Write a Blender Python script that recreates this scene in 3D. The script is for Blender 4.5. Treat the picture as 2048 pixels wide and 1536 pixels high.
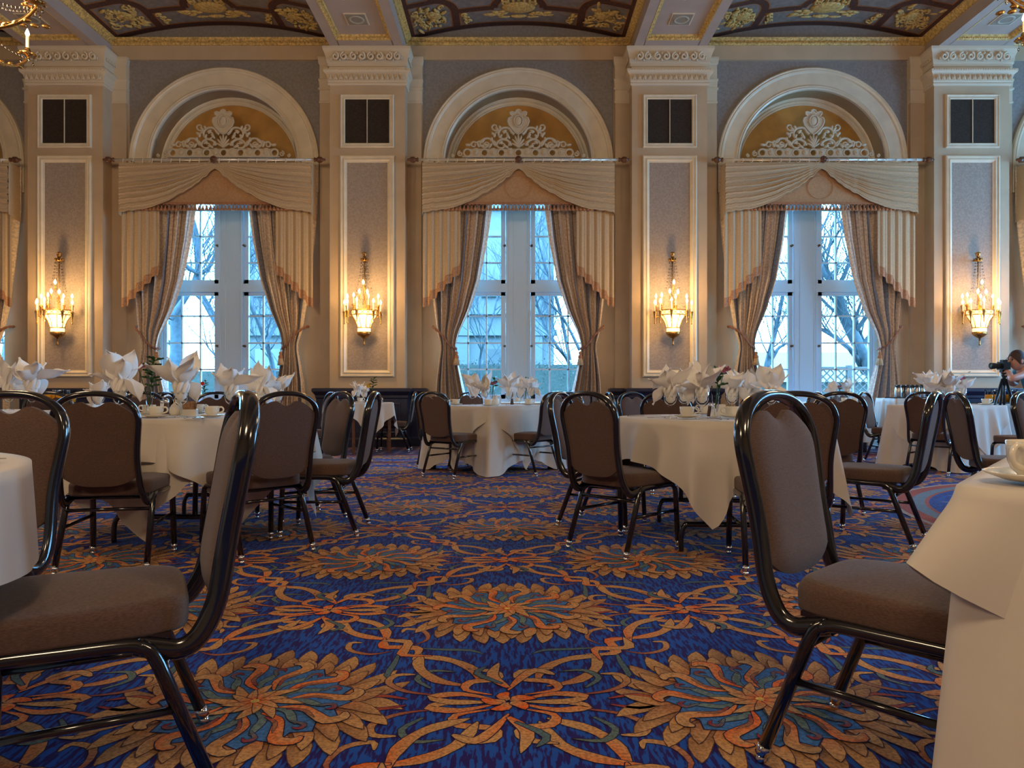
import bpy, math, random
import numpy as np
from mathutils import Vector, Matrix
PI = math.pi
sc = bpy.context.scene
for o in list(bpy.data.objects): bpy.data.objects.remove(o)
COL = sc.collection
# ------------------------------------------------------------------ camera
F_PX, EYE, HORIZON = 1420.0, 0.915, 784.0
cam_d = bpy.data.cameras.new('camera'); cam = bpy.data.objects.new('camera', cam_d); COL.objects.link(cam)
cam_d.sensor_width = 36; cam_d.lens = F_PX / 2048 * 36; cam_d.shift_y = (HORIZON - 768) / 2048
cam_d.clip_start = .05; cam_d.clip_end = 300
cam.location = (0, 0, EYE); cam.rotation_euler = (PI / 2, 0, 0); sc.camera = cam
sc.view_settings.view_transform = 'Standard'; sc.view_settings.look = 'None'
sc.view_settings.gamma = 1; sc.view_settings.exposure = 0.55; sc.view_settings.use_curve_mapping = False
cy = sc.cycles
cy.use_denoising = True; cy.max_bounces = 7; cy.diffuse_bounces = 4; cy.glossy_bounces = 3
cy.transmission_bounces = 5; cy.transparent_max_bounces = 12; cy.caustics_reflective = False; cy.caustics_refractive = False
cy.sample_clamp_indirect = 4.0
def PX(px, d): return (px - 1024) * d / F_PX
def PZ(py, d): return EYE + (HORIZON - py) * d / F_PX
# ------------------------------------------------------------------ world: bright overcast winter daylight
w = bpy.data.worlds.new('sky'); sc.world = w; w.use_nodes = True
nt = w.node_tree; nt.nodes.clear()
wo = nt.nodes.new('ShaderNodeOutputWorld'); bg = nt.nodes.new('ShaderNodeBackground')
tc = nt.nodes.new('ShaderNodeTexCoord'); sx = nt.nodes.new('ShaderNodeSeparateXYZ'); rp = nt.nodes.new('ShaderNodeValToRGB')
nt.links.new(tc.outputs['Generated'], sx.inputs[0]); nt.links.new(sx.outputs[2], rp.inputs[0])
rp.color_ramp.elements[0].position = 0.0; rp.color_ramp.elements[0].color = (0.34, .68, 1.0, 1)
rp.color_ramp.elements[1].position = 0.5; rp.color_ramp.elements[1].color = (0.28, .60, 1.0, 1)
nt.links.new(rp.outputs[0], bg.inputs[0]); bg.inputs[1].default_value = 20.0
nt.links.new(bg.outputs[0], wo.inputs[0])
# ------------------------------------------------------------------ layout of the hall
BX, BAY = 0.107, 5.0          # centre of the middle bay, bay spacing
D_COL, D_PIL, D_WALL, D_WIN, D_TYM = 11.75, 12.02, 12.09, 12.42, 12.46
BAYS = [BX + BAY * k for k in (-2, -1, 0, 1, 2)]
COLS = [BX + BAY * k for k in (-1.5, -.5, .5, 1.5)]
def lamp(name, kind, loc, energy, color, size=.1, rot=None, sy=None):
    l = bpy.data.lights.new(name, kind); l.energy = energy; l.color = color
    if kind == 'AREA':
        l.size = size
        if sy: l.shape = 'RECTANGLE'; l.size_y = sy
    else: l.shadow_soft_size = size
    o = bpy.data.objects.new(name, l); COL.objects.link(o); o.location = loc
    if rot: o.rotation_euler = rot
    return o
# window daylight portals (they only guide sampling of the sky)
for k, x in enumerate(BAYS):
    p = lamp('daylight_portal', 'AREA', (x, D_WIN + .12, 2.65), 1, (1, 1, 1), 2.4, (-PI / 2, 0, 0), 3.9)
    p.data.cycles.is_portal = True
EAST_Y = (6.9, 10.0)      # tall windows in the east wall, beyond the picture
for y in EAST_Y:
    p = lamp('daylight_portal', 'AREA', (BAYS[4] + 2.75, y, 2.9), 1, (1, 1, 1), 1.8, (PI / 2, 0, PI / 2), 3.6)
    p.data.cycles.is_portal = True
WARM = (1.0, .74, .46)
# chandelier light over the hall (big warm pools from the fittings hanging along it)
for x, y, e in ((-4.89, 6, 150), (5.11, 6, 110), (-4.89, -1, 190), (5.11, -1, 160), (0.1, -1.5, 200)):
    lamp('chandelier_light', 'POINT', (x, y, 4.35), e, WARM, .45)
# ------------------------------------------------------------------ materials
def mat(name, col, rough=.6, metal=0., spec=.5, noise=0., nscale=8., bump=0., bscale=60., emit=None, estr=0., sheen=0., coat=0., trans=0., alt=None, stretch=None, detail=4):
    m = bpy.data.materials.new(name); m.use_nodes = True
    N = m.node_tree.nodes; K = m.node_tree.links; b = N['Principled BSDF']
    b.inputs['Base Color'].default_value = (*col, 1); b.inputs['Roughness'].default_value = rough
    b.inputs['Metallic'].default_value = metal; b.inputs['Specular IOR Level'].default_value = spec
    if sheen: b.inputs['Sheen Weight'].default_value = sheen
    if coat: b.inputs['Coat Weight'].default_value = coat; b.inputs['Coat Roughness'].default_value = .08
    if trans: b.inputs['Transmission Weight'].default_value = trans
    if emit: b.inputs['Emission Color'].default_value = (*emit, 1); b.inputs['Emission Strength'].default_value = estr
    t = N.new('ShaderNodeTexCoord'); src = t.outputs['Object']
    if stretch:
        mp = N.new('ShaderNodeMapping'); mp.inputs['Scale'].default_value = stretch; K.new(src, mp.inputs[0]); src = mp.outputs[0]
    if noise or alt:
        n = N.new('ShaderNodeTexNoise'); n.inputs['Scale'].default_value = nscale; n.inputs['Detail'].default_value = detail; K.new(src, n.inputs[0])
        r = N.new('ShaderNodeValToRGB'); K.new(n.outputs[0], r.inputs[0])
        a = alt or tuple(max(0, c * (1 - noise)) for c in col); c2 = col if alt else tuple(min(1, c * (1 + noise)) for c in col)
        r.color_ramp.elements[0].position = .36; r.color_ramp.elements[0].color = (*a, 1)
        r.color_ramp.elements[1].position = .64; r.color_ramp.elements[1].color = (*c2, 1)
        K.new(r.outputs[0], b.inputs['Base Color'])
    if bump:
        n2 = N.new('ShaderNodeTexNoise'); n2.inputs['Scale'].default_value = bscale; n2.inputs['Detail'].default_value = 3; K.new(src, n2.inputs[0])
        bp = N.new('ShaderNodeBump'); bp.inputs['Strength'].default_value = bump; bp.inputs['Distance'].default_value = .01
        K.new(n2.outputs[0], bp.inputs['Height']); K.new(bp.outputs[0], b.inputs['Normal'])
    return m
M = {}
M['cream'] = mat('cream wall paint', (.55, .41, .27), .55, noise=.05, nscale=3, bump=.08, bscale=120)
M['trim'] = mat('ivory gloss trim', (.74, .64, .48), .35, noise=.05, nscale=5)
M['grey'] = mat('slate wall panel', (.26, .235, .225), .8, noise=.10, nscale=25, bump=.15, bscale=90)
M['tan'] = mat('tan soffit paint', (.40, .27, .14), .6, noise=.06, nscale=3)
M['damask'] = mat('taupe damask wallcovering', (.42, .34, .28), .7, alt=(.33, .26, .215), nscale=45, bump=.2, bscale=70, detail=8)
M['gold'] = mat('gilded plaster', (.60, .40, .13), .45, noise=.35, nscale=30, bump=.6, bscale=45)
M['ochre'] = mat('ochre tympanum', (.50, .25, .055), .6, noise=.12, nscale=4)
M['plaster'] = mat('carved ivory plaster', (.68, .57, .42), .6)
M['beam'] = mat('lilac beige beam paint', (.44, .36, .31), .6, noise=.04, nscale=3)
M['navy'] = mat('navy wainscot lacquer', (.016, .018, .045), .28, spec=.6, noise=.2, nscale=6)
M['grille'] = mat('speaker cloth', (.035, .022, .014), .9, noise=.4, nscale=80, bump=.3, bscale=300)
M['sash'] = mat('white window paint with blue haze tint', (.64, .82, .97), .35)  # white paint; the blue of the daylight haze is put into its colour
M['fabric'] = mat('cream curtain fabric', (.56, .41, .25), .85, sheen=.25, noise=.08, nscale=60, bump=.15, bscale=200)
M['peach'] = mat('peach valance board', (.52, .30, .15), .85, noise=.08, nscale=40)
M['terra'] = mat('terracotta fringe', (.42, .19, .09), .8, noise=.3, nscale=90)
M['wood'] = mat('carved walnut', (.13, .05, .022), .4, noise=.3, nscale=30)
M['rod'] = mat('silver white rod', (.72, .68, .62), .25, metal=.4)
M['frame'] = mat('black chair tube', (.006, .006, .009), .16, spec=.7, coat=.6)
M['chair'] = mat('taupe chair weave', (.135, .072, .050), .9, sheen=.22, alt=(.080, .040, .029), nscale=60, bump=.35, bscale=260, stretch=(2, 2, 9))
M['chrome'] = mat('chrome', (.75, .75, .78), .12, metal=1)
M['linen'] = mat('white table linen', (.66, .60, .53), .75, sheen=.15, noise=.03, nscale=5, bump=.25, bscale=9)
M['napkin'] = mat('white napkin', (.95, .92, .89), .7, bump=.06, bscale=30)
M['china'] = mat('ivory china', (.82, .77, .66), .18, spec=.6)
M['silver'] = mat('cutlery steel', (.7, .68, .66), .2, metal=1)
M['brass'] = mat('antique brass', (.45, .24, .07), .3, metal=.9, noise=.35, nscale=40)
M['bulb'] = mat('lit bulb', (1, .9, .7), .3, emit=(1, .72, .33), estr=9)
M['glow'] = mat('glowing alabaster glass', (1, .85, .6), .4, emit=(1, .60, .19), estr=2.0, noise=.1, nscale=30)
M['candle'] = mat('ivory candle tube', (.85, .75, .5), .5, emit=(1, .6, .2), estr=.25)
M['leaf'] = mat('green leaf', (.03, .10, .025), .45, noise=.3, nscale=30)
M['pink'] = mat('pink petals', (.75, .22, .28), .6); M['yellow'] = mat('yellow petals', (.85, .5, .02), .6)
M['red'] = mat('red petals', (.75, .06, .03), .6); M['lily'] = mat('white lily petals', (.85, .82, .78), .6)
M['steelpot'] = mat('brushed steel', (.55, .55, .56), .28, metal=.9); M['black'] = mat('black plastic', (.012, .012, .014), .4)
M['juice'] = mat('orange juice', (1, .42, .015), .3); M['packet'] = mat('sugar packets', (.36, .19, .09), .7, noise=.4, nscale=80)
M['white'] = mat('white card', (.8, .78, .74), .6)
M['pepper'] = mat('pepper brown', (.12, .06, .03), .6)
M['bark'] = mat('winter bark', (.050, .066, .075), .9, noise=.2, nscale=10)
M['hedge'] = mat('hedge leaves', (.05, .065, .05), .9, alt=(.085, .095, .080), nscale=20)
M['facade'] = mat('pale stone', (.090, .098, .092), .8, noise=.05); M['facadewin'] = mat('facade window glass', (.070, .078, .075), .2)
M['ground'] = mat('frosted lawn', (.035, .04, .025), .95, noise=.2, nscale=4)
M['lattice'] = mat('white lattice paint', (.11, .10, .09), .6)
M['skin'] = mat('skin', (.66, .33, .23), .5); M['hair'] = mat('dark brown hair', (.045, .018, .010), .6, bump=.5, bscale=120)
M['teal'] = mat('teal shirt', (.05, .22, .30), .8); M['denim'] = mat('dark trousers', (.03, .035, .05), .85)
M['camera'] = mat('camera body', (.012, .016, .02), .35); M['lens'] = mat('lens glass', (.02, .10, .12), .05, spec=1)
def glass(name, tint, gl=.10, rough=.02, fres=True):
    m = bpy.data.materials.new(name); m.use_nodes = True; N = m.node_tree.nodes; K = m.node_tree.links; N.clear()
    o = N.new('ShaderNodeOutputMaterial'); mx = N.new('ShaderNodeMixShader'); t = N.new('ShaderNodeBsdfTransparent'); g = N.new('ShaderNodeBsdfGlossy')
    t.inputs[0].default_value = (*tint, 1); g.inputs['Roughness'].default_value = rough; g.inputs[0].default_value = (1, 1, 1, 1)
    lw = N.new('ShaderNodeLayerWeight'); lw.inputs[0].default_value = gl; K.new(lw.outputs['Fresnel' if fres else 'Facing'], mx.inputs[0])
    K.new(t.outputs[0], mx.inputs[1]); K.new(g.outputs[0], mx.inputs[2]); K.new(mx.outputs[0], o.inputs[0]); return m
M['pane'] = glass('window glass', (.80, .93, 1.0), .04, .03)
M['glass'] = glass('drinking glass', (.96, .97, .97), .10, .03); M['crystal'] = glass('crystal bead', (.85, .8, .7), .5, .05)
def striped():
    m = bpy.data.materials.new('striped damask drape'); m.use_nodes = True; N = m.node_tree.nodes; K = m.node_tree.links; b = N['Principled BSDF']
    b.inputs['Roughness'].default_value = .7; b.inputs['Sheen Weight'].default_value = .2
    u = N.new('ShaderNodeUVMap'); s = N.new('ShaderNodeSeparateXYZ'); K.new(u.outputs[0], s.inputs[0])
    mu = N.new('ShaderNodeMath'); mu.operation = 'MULTIPLY'; mu.inputs[1].default_value = 4.0; K.new(s.outputs[0], mu.inputs[0])
    fr = N.new('ShaderNodeMath'); fr.operation = 'FRACT'; K.new(mu.outputs[0], fr.inputs[0])
    r = N.new('ShaderNodeValToRGB'); r.color_ramp.interpolation = 'CONSTANT'; K.new(fr.outputs[0], r.inputs[0])
    st = [(0, (.84, .70, .56)), (.34, (.40, .24, .16)), (.38, (.74, .60, .46)), (.50, (.10, .11, .15)), (.53, (.27, .29, .37)), (.68, (.10, .11, .15)), (.71, (.78, .63, .49)), (.82, (.46, .29, .21)), (.85, (.84, .70, .56))]
    e = r.color_ramp.elements
    while len(e) < len(st): e.new(.5)
    for i, (p, c) in enumerate(st): e[i].position = p; e[i].color = (*c, 1)
    n = N.new('ShaderNodeTexNoise'); n.inputs['Scale'].default_value = 38; n.inputs['Detail'].default_value = 6
    mp = N.new('ShaderNodeMapping'); mp.inputs['Scale'].default_value = (1.6, 3.2, 1); K.new(u.outputs[0], mp.inputs[0]); K.new(mp.outputs[0], n.inputs[0])
    r2 = N.new('ShaderNodeValToRGB'); r2.color_ramp.elements[0].position = .4; r2.color_ramp.elements[0].color = (.78, .76, .76, 1); r2.color_ramp.elements[1].position = .6; r2.color_ramp.elements[1].color = (1.1, 1.08, 1.05, 1)
    K.new(n.outputs[0], r2.inputs[0]); mx = N.new('ShaderNodeMix'); mx.data_type = 'RGBA'; mx.blend_type = 'MULTIPLY'; mx.inputs[0].default_value = 1
    K.new(r.outputs[0], mx.inputs[6]); K.new(r2.outputs[0], mx.inputs[7]); K.new(mx.outputs[2], b.inputs['Base Color']); return m
M['stripe'] = striped()
# ------------------------------------------------------------------ mesh building
class MB:
    def __init__(s): s.v = []; s.f = []; s.m = []; s.sm = []; s.uv = {}
    def add(s, vs, fs, mi=0, smooth=True):
        b = len(s.v); s.v += [tuple(p) for p in vs]
        for f in fs: s.f.append(tuple(b + i for i in f)); s.m.append(mi); s.sm.append(smooth)
        return b
    def box(s, x0, x1, y0, y1, z0, z1, mi=0, M_=None):
        vs = [(x, y, z) for z in (z0, z1) for y in (y0, y1) for x in (x0, x1)]
        if M_ is not None: vs = [M_ @ Vector(p) for p in vs]
        s.add(vs, [(0, 2, 3, 1), (4, 5, 7, 6), (0, 1, 5, 4), (2, 6, 7, 3), (0, 4, 6, 2), (1, 3, 7, 5)], mi, False); return s
    def tube(s, pts, r, n=8, mi=0, cap=True, closed=False, flat=1.0, up=None):
        P = [Vector(p) for p in pts]; L = len(P); rs = r if isinstance(r, (list, tuple)) else [r] * L
        T = []
        for i in range(L):
            a = P[(i - 1) % L] if closed or i > 0 else P[i]; b = P[(i + 1) % L] if closed or i < L - 1 else P[i]
            t = (b - a); T.append(t.normalized() if t.length > 1e-9 else Vector((0, 0, 1)))
        u = Vector(up) if up else (Vector((0, 0, 1)) if abs(T[0].z) < .9 else Vector((0, 1, 0)))
        vs = []
        for i in range(L):
            if not up or abs(T[i].dot(u)) > .98: pass
            u2 = (u - T[i] * u.dot(T[i]))
            u2 = u2.normalized() if u2.length > 1e-6 else T[i].orthogonal().normalized()
            if not up: u = u2
            w_ = T[i].cross(u2)
            for k in range(n):
                a = 2 * PI * k / n + PI / n
                vs.append(P[i] + w_ * (math.cos(a) * rs[i]) + u2 * (math.sin(a) * rs[i] * flat))
        fs = []
        for i in range(L if closed else L - 1):
            for k in range(n):
                j = (i + 1) % L; fs.append((i * n + k, i * n + (k + 1) % n, j * n + (k + 1) % n, j * n + k))
        if cap and not closed: fs += [tuple(range(n))[::-1], tuple((L - 1) * n + k for k in range(n))]
        s.add(vs, fs, mi, n > 4); return s
    def lathe(s, prof, c=(0, 0, 0), n=16, mi=0, a0=0, a1=2 * PI, M_=None, sxy=(1, 1)):
        full = abs(a1 - a0 - 2 * PI) < 1e-6; m = n if full else n + 1; vs = []
        for r, z in prof:
            for k in range(m):
                a = a0 + (a1 - a0) * k / n; p = Vector((r * math.cos(a) * sxy[0], r * math.sin(a) * sxy[1], z))
                if M_ is not None: p = M_ @ p
                vs.append((p.x + c[0], p.y + c[1], p.z + c[2]))
        fs = [(i * m + k, i * m + (k + 1) % m, (i + 1) * m + (k + 1) % m, (i + 1) * m + k) for i in range(len(prof) - 1) for k in range(n)]
        s.add(vs, fs, mi, True); return s
    def ball(s, c, r, n=8, mi=0, M_=None):
        rr = r if isinstance(r, (tuple, list)) else (r, r, r); k = max(3, n // 2)
        vs = []
        for i in range(k + 1):
            ph = PI * i / k
            for j in range(n):
                a = 2 * PI * j / n; p = Vector((rr[0] * math.sin(ph) * math.cos(a), rr[1] * math.sin(ph) * math.sin(a), rr[2] * math.cos(ph)))
                if M_ is not None: p = M_ @ p
                vs.append((p.x + c[0], p.y + c[1], p.z + c[2]))
        fs = [(i * n + j, (i + 1) * n + j, (i + 1) * n + (j + 1) % n, i * n + (j + 1) % n) for i in range(k) for j in range(n)]
        s.add(vs, fs, mi, True); return s
    def grid(s, nu, nv, fn, mi=0, smooth=True, uv=False, flip=False):
        vs = [fn(i / nu, j / nv) for j in range(nv + 1) for i in range(nu + 1)]; W = nu + 1
        fs = [(j * W + i, j * W + i + 1, (j + 1) * W + i + 1, (j + 1) * W + i) for j in range(nv) for i in range(nu)]
        if flip: fs = [f[::-1] for f in fs]
        b = s.add(vs, fs, mi, smooth)
        if uv:
            for j in range(nv + 1):
                for i in range(nu + 1): s.uv[b + j * W + i] = (i / nu, j / nv)
        return s
    def prism(s, poly, y0, y1, mi=0, axis='y', M_=None, smooth=False):
        n = len(poly)
        if axis == 'y': vs = [(x, y0, z) for x, z in poly] + [(x, y1, z) for x, z in poly]
        elif axis == 'z': vs = [(x, y, y0) for x, y in poly] + [(x, y, y1) for x, y in poly]
        else: vs = [(y0, x, z) for x, z in poly] + [(y1, x, z) for x, z in poly]
        if M_ is not None: vs = [M_ @ Vector(p) for p in vs]
        s.add(vs, [tuple(range(n)), tuple(range(2 * n - 1, n - 1, -1))] + [(i, i + n, (i + 1) % n + n, (i + 1) % n) for i in range(n)], mi, smooth); return s
    def sweep(s, path, prof, mi=0, closed=False, smooth=False):
        """path: (x,z) outline in a wall plane facing -y; prof: (offset outward along normal, y) ; mitred"""
        P = [Vector(p) for p in path]; n = len(P); vs = []
        for i in range(n):
            a = P[(i - 1) % n] if closed or i else None; b = P[(i + 1) % n] if closed or i < n - 1 else None
            d1 = (P[i] - a).normalized() if a is not None else (b - P[i]).normalized(); d2 = (b - P[i]).normalized() if b is not None else d1
            n1 = Vector((d1.y, -d1.x)); n2 = Vector((d2.y, -d2.x)); m = (n1 + n2); m = m / max(.2, m.dot(n1)) if m.length > 1e-6 else n1
            for o_, y in prof: vs.append((P[i].x + m.x * o_, y, P[i].y + m.y * o_))
        k = len(prof); fs = [(i * k + j, i * k + j + 1, ((i + 1) % n) * k + j + 1, ((i + 1) % n) * k + j) for i in range(n if closed else n - 1) for j in range(k - 1)]
        s.add(vs, fs, mi, smooth); return s
    def mesh(s, name, mats):
        me = bpy.data.meshes.new(name); me.from_pydata(s.v, [], s.f)
        for m in mats: me.materials.append(M[m] if isinstance(m, str) else m)
        me.polygons.foreach_set('material_index', s.m); me.polygons.foreach_set('use_smooth', s.sm)
        if s.uv:
            l = me.uv_layers.new(name='UVMap'); li = np.empty(len(me.loops), dtype=np.int32); me.loops.foreach_get('vertex_index', li)
            a = np.zeros((len(s.v), 2), dtype=np.float32)
            for k, q in s.uv.items(): a[k] = q
            l.data.foreach_set('uv', a[li].ravel())
        me.update(); return me
    def obj(s, name, mats, parent=None, loc=None, rz=None):
        return link(name, s.mesh(name, list(mats) if isinstance(mats, (list, tuple)) else [mats]), parent, loc, rz)
def link(name, data, parent=None, loc=None, rz=None):
    o = bpy.data.objects.new(name, data); COL.objects.link(o)
    if parent is not None: o.parent = parent
    if loc: o.location = loc
    if rz is not None: o.rotation_euler = (0, 0, rz)
    return o
def tag(o, label, cat, group=None, kind=None):
    if label: o['label'] = label
    if cat: o['category'] = cat
    if group: o['group'] = group
    if kind: o['kind'] = kind
    return o
def struct(o): o['kind'] = 'structure'; return o
def thing(name, label, cat, loc=(0, 0, 0), rz=0, group=None):
    return tag(link(name, None, None, loc, rz), label, cat, group)
def copy_tree(o, parent=None, loc=None, rz=None, label=None, group=None, sc_=None):
    c = o.copy(); COL.objects.link(c); c.parent = parent
    if loc is not None: c.location = loc
    if rz is not None: c.rotation_euler = (0, 0, rz)
    if label: c['label'] = label
    if group: c['group'] = group
    if sc_: c.scale = (sc_,) * 3
    for ch in KIDS.get(o.name, []): copy_tree(ch, c)
    return c
KIDS = {}
def remember(root):
    """note each object's children once, so that copies need no search"""
    KIDS.clear()
    for o in bpy.data.objects:
        if o.parent: KIDS.setdefault(o.parent.name, []).append(o)
def arc(cx, cz, r, a0, a1, n): return [(cx + r * math.cos(a0 + (a1 - a0) * i / n), cz + r * math.sin(a0 + (a1 - a0) * i / n)) for i in range(n + 1)]
def cat(P, k=8):
    """smooth curve through points"""
    P = [Vector(p) for p in P]; out = []
    for i in range(len(P) - 1):
        a = P[max(0, i - 1)]; b = P[i]; c = P[i + 1]; d = P[min(len(P) - 1, i + 2)]
        for j in range(k):
            t = j / k; out.append(.5 * ((2 * b) + (c - a) * t + (2 * a - 5 * b + 4 * c - d) * t * t + (3 * b - a - 3 * c + d) * t ** 3))
    out.append(P[-1]); return out
def interp(tbl, x):
    for (a, fa), (b, fb) in zip(tbl, tbl[1:]):
        if x <= b or (b, fb) == tbl[-1]:
            t = min(1, max(0, (x - a) / (b - a))); return fa + (fb - fa) * t
    return tbl[-1][1]
# ------------------------------------------------------------------ room shell
XL, XR, YB = BAYS[0] - 2.6, BAYS[4] + 2.6, -9.0
def vz(dx): return 7.156 - .262 * (dx / 1.87) ** 2        # height of the shallow vault across a bay
mb = MB()
for bx in BAYS:
    n = 24
    for i in range(n):                                      # slate wall round the arch head
        x0, x1 = -1.25 + 2.5 * i / n, -1.25 + 2.5 * (i + 1) / n
        za, zb = (4.81 + math.sqrt(max(0, 1.25 ** 2 - x * x)) for x in (x0, x1))
        mb.add([(bx + x0, D_WALL, za), (bx + x1, D_WALL, zb), (bx + x1, D_WALL, 6.6), (bx + x0, D_WALL, 6.6)], [(0, 1, 2, 3)], 1, False)
    for s in (-1, 1):
        a, b = sorted((s * 1.25, s * 1.66))
        mb.add([(bx + a, D_WALL, 4.70), (bx + b, D_WALL, 4.70), (bx + b, D_WALL, 6.6), (bx + a, D_WALL, 6.6)], [(0, 1, 2, 3)], 1, False)
        mb.add([(bx + a, D_WALL, 0), (bx + b, D_WALL, 0), (bx + b, D_WALL, 4.70), (bx + a, D_WALL, 4.70)], [(0, 1, 2, 3)], 0, False)
        mb.add([(bx + s * 1.25, D_WALL, 0), (bx + s * 1.25, D_TYM + .1, 0), (bx + s * 1.25, D_TYM + .1, 4.81), (bx + s * 1.25, D_WALL, 4.81)], [(0, 1, 2, 3)], 0, False)
    A = arc(bx, 4.81, 1.25, 0, PI, 32)                       # arch soffit
    mb.add([(x, D_WALL, z) for x, z in A] + [(x, D_TYM + .02, z) for x, z in A], [(i, i + 1, i + 34, i + 33) for i in range(32)], 4, True)
    B = arc(bx, 4.81, 1.27, 0, PI, 32)                       # gold tympanum
    mb.add([(bx, D_TYM, 4.60)] + [(x, D_TYM, z) for x, z in B] + [(bx - 1.27, D_TYM, 4.6), (bx + 1.27, D_TYM, 4.6)], [(0, i, i + 1) for i in range(1, 33)] + [(0, 33, 34), (0, 35, 1)], 3, False)
    mb.box(bx - 1.26, bx + 1.26, D_WIN - .06, D_TYM + .1, 4.5, 4.62, 0)
    mb.box(bx - 1.9, bx + 1.9, D_WALL - .05, D_WALL + .1, 6.55, 6.79, 0)              # cream frieze
    n = 20                                                                            # lunette above
    for i in range(n):
        x0, x1 = -2 + 4 * i / n, -2 + 4 * (i + 1) / n
        mb.add([(bx + x0, D_WALL, 6.78), (bx + x1, D_WALL, 6.78), (bx + x1, D_WALL, vz(x1) + .03), (bx + x0, D_WALL, vz(x0) + .03)], [(0, 1, 2, 3)], 1, False)
for cx in [COLS[0] - BAY] + COLS + [COLS[3] + BAY]:
    mb.box(cx - .88, cx + .88, D_WALL - .001, D_WALL + .3, 0, 6.9, 0)
wall = struct(mb.obj('wall_north', ['cream', 'grey', 'trim', 'ochre', 'tan']))
mb = MB(); mb.box(XL, XR, YB - .2, YB, 0, 7.4); struct(mb.obj('wall_south', 'cream'))
mb = MB(); mb.box(XL - .2, XL, YB, D_WALL + .3, 0, 7.4); struct(mb.obj('wall_west', 'cream'))
mb = MB(); ys = [YB] + [y + q for y in EAST_Y for q in (-.9, .9)] + [D_WALL + .3]
for a, b in zip(ys[::2], ys[1::2]): mb.box(XR, XR + .2, a, b, 0, 7.4)
for y in EAST_Y: mb.box(XR, XR + .2, y - .9, y + .9, 0, 1.1); mb.box(XR, XR + .2, y - .9, y + .9, 4.7, 7.4)
struct(mb.obj('wall_east', 'cream'))
for i, y in enumerate(EAST_Y):
    t = struct(link('window_%d' % (6 + i), None)); mb = MB()
    for q in (-.87, -.3, .3, .87): mb.box(XR + .05, XR + .11, y + q - .03, y + q + .03, 1.1, 4.7)
    for z in (1.13, 2.0, 2.9, 3.8, 4.67): mb.box(XR + .055, XR + .105, y - .9, y + .9, z - .03, z + .03)
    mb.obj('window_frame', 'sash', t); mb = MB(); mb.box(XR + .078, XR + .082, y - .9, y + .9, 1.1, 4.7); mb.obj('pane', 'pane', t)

# ---- piers with capital, panels and navy wainscot
def mould3(mb, cx, w_, yf, yb, prof, mi=0, smooth=False):
    vs = []
    for o, z in prof: vs += [(cx - w_ - o, yb, z), (cx - w_ - o, yf - o, z), (cx + w_ + o, yf - o, z), (cx + w_ + o, yb, z)]
    mb.add(vs, [(i * 4 + k, i * 4 + k + 1, i * 4 + k + 5, i * 4 + k + 4) for i in range(len(prof) - 1) for k in range(3)], mi, smooth)
    t = (len(prof) - 1) * 4; mb.add([vs[t + k] for k in range(4)], [(0, 1, 2, 3)], mi, False); mb.add([vs[k] for k in range(4)], [(3, 2, 1, 0)], mi, False)
CAP = [(0, 5.98), (.02, 5.985), (.03, 6.01), (.02, 6.03), (.03, 6.05), (.035, 6.10), (.05, 6.15), (.085, 6.185), (.09, 6.20), (.09, 6.232), (.01, 6.236), (.01, 6.29), (.03, 6.295), (.03, 6.335), (.045, 6.35), (.05, 6.42), (.075, 6.50), (.095, 6.545), (.10, 6.56), (.10, 6.60), (0, 6.60)]
PCAP = [(0, 5.80), (.012, 5.805), (.012, 5.83), (.004, 5.84), (.004, 6.02), (.022, 6.03), (.022, 6.06), (.005, 6.07), (.012, 6.16), (.022, 6.19), (.022, 6.21), (.004, 6.22), (.004, 6.45), (.02, 6.47), (.03, 6.55), (.03, 6.58), (0, 6.58)]
def spiral(cx, cz, r, turns, a0, sgn, n=26):
    return [(cx + (r * (1 - .80 * i / n)) * math.cos(a0 + sgn * turns * 2 * PI * i / n), cz + (r * (1 - .80 * i / n)) * math.sin(a0 + sgn * turns * 2 * PI * i / n)) for i in range(n + 1)]
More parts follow.
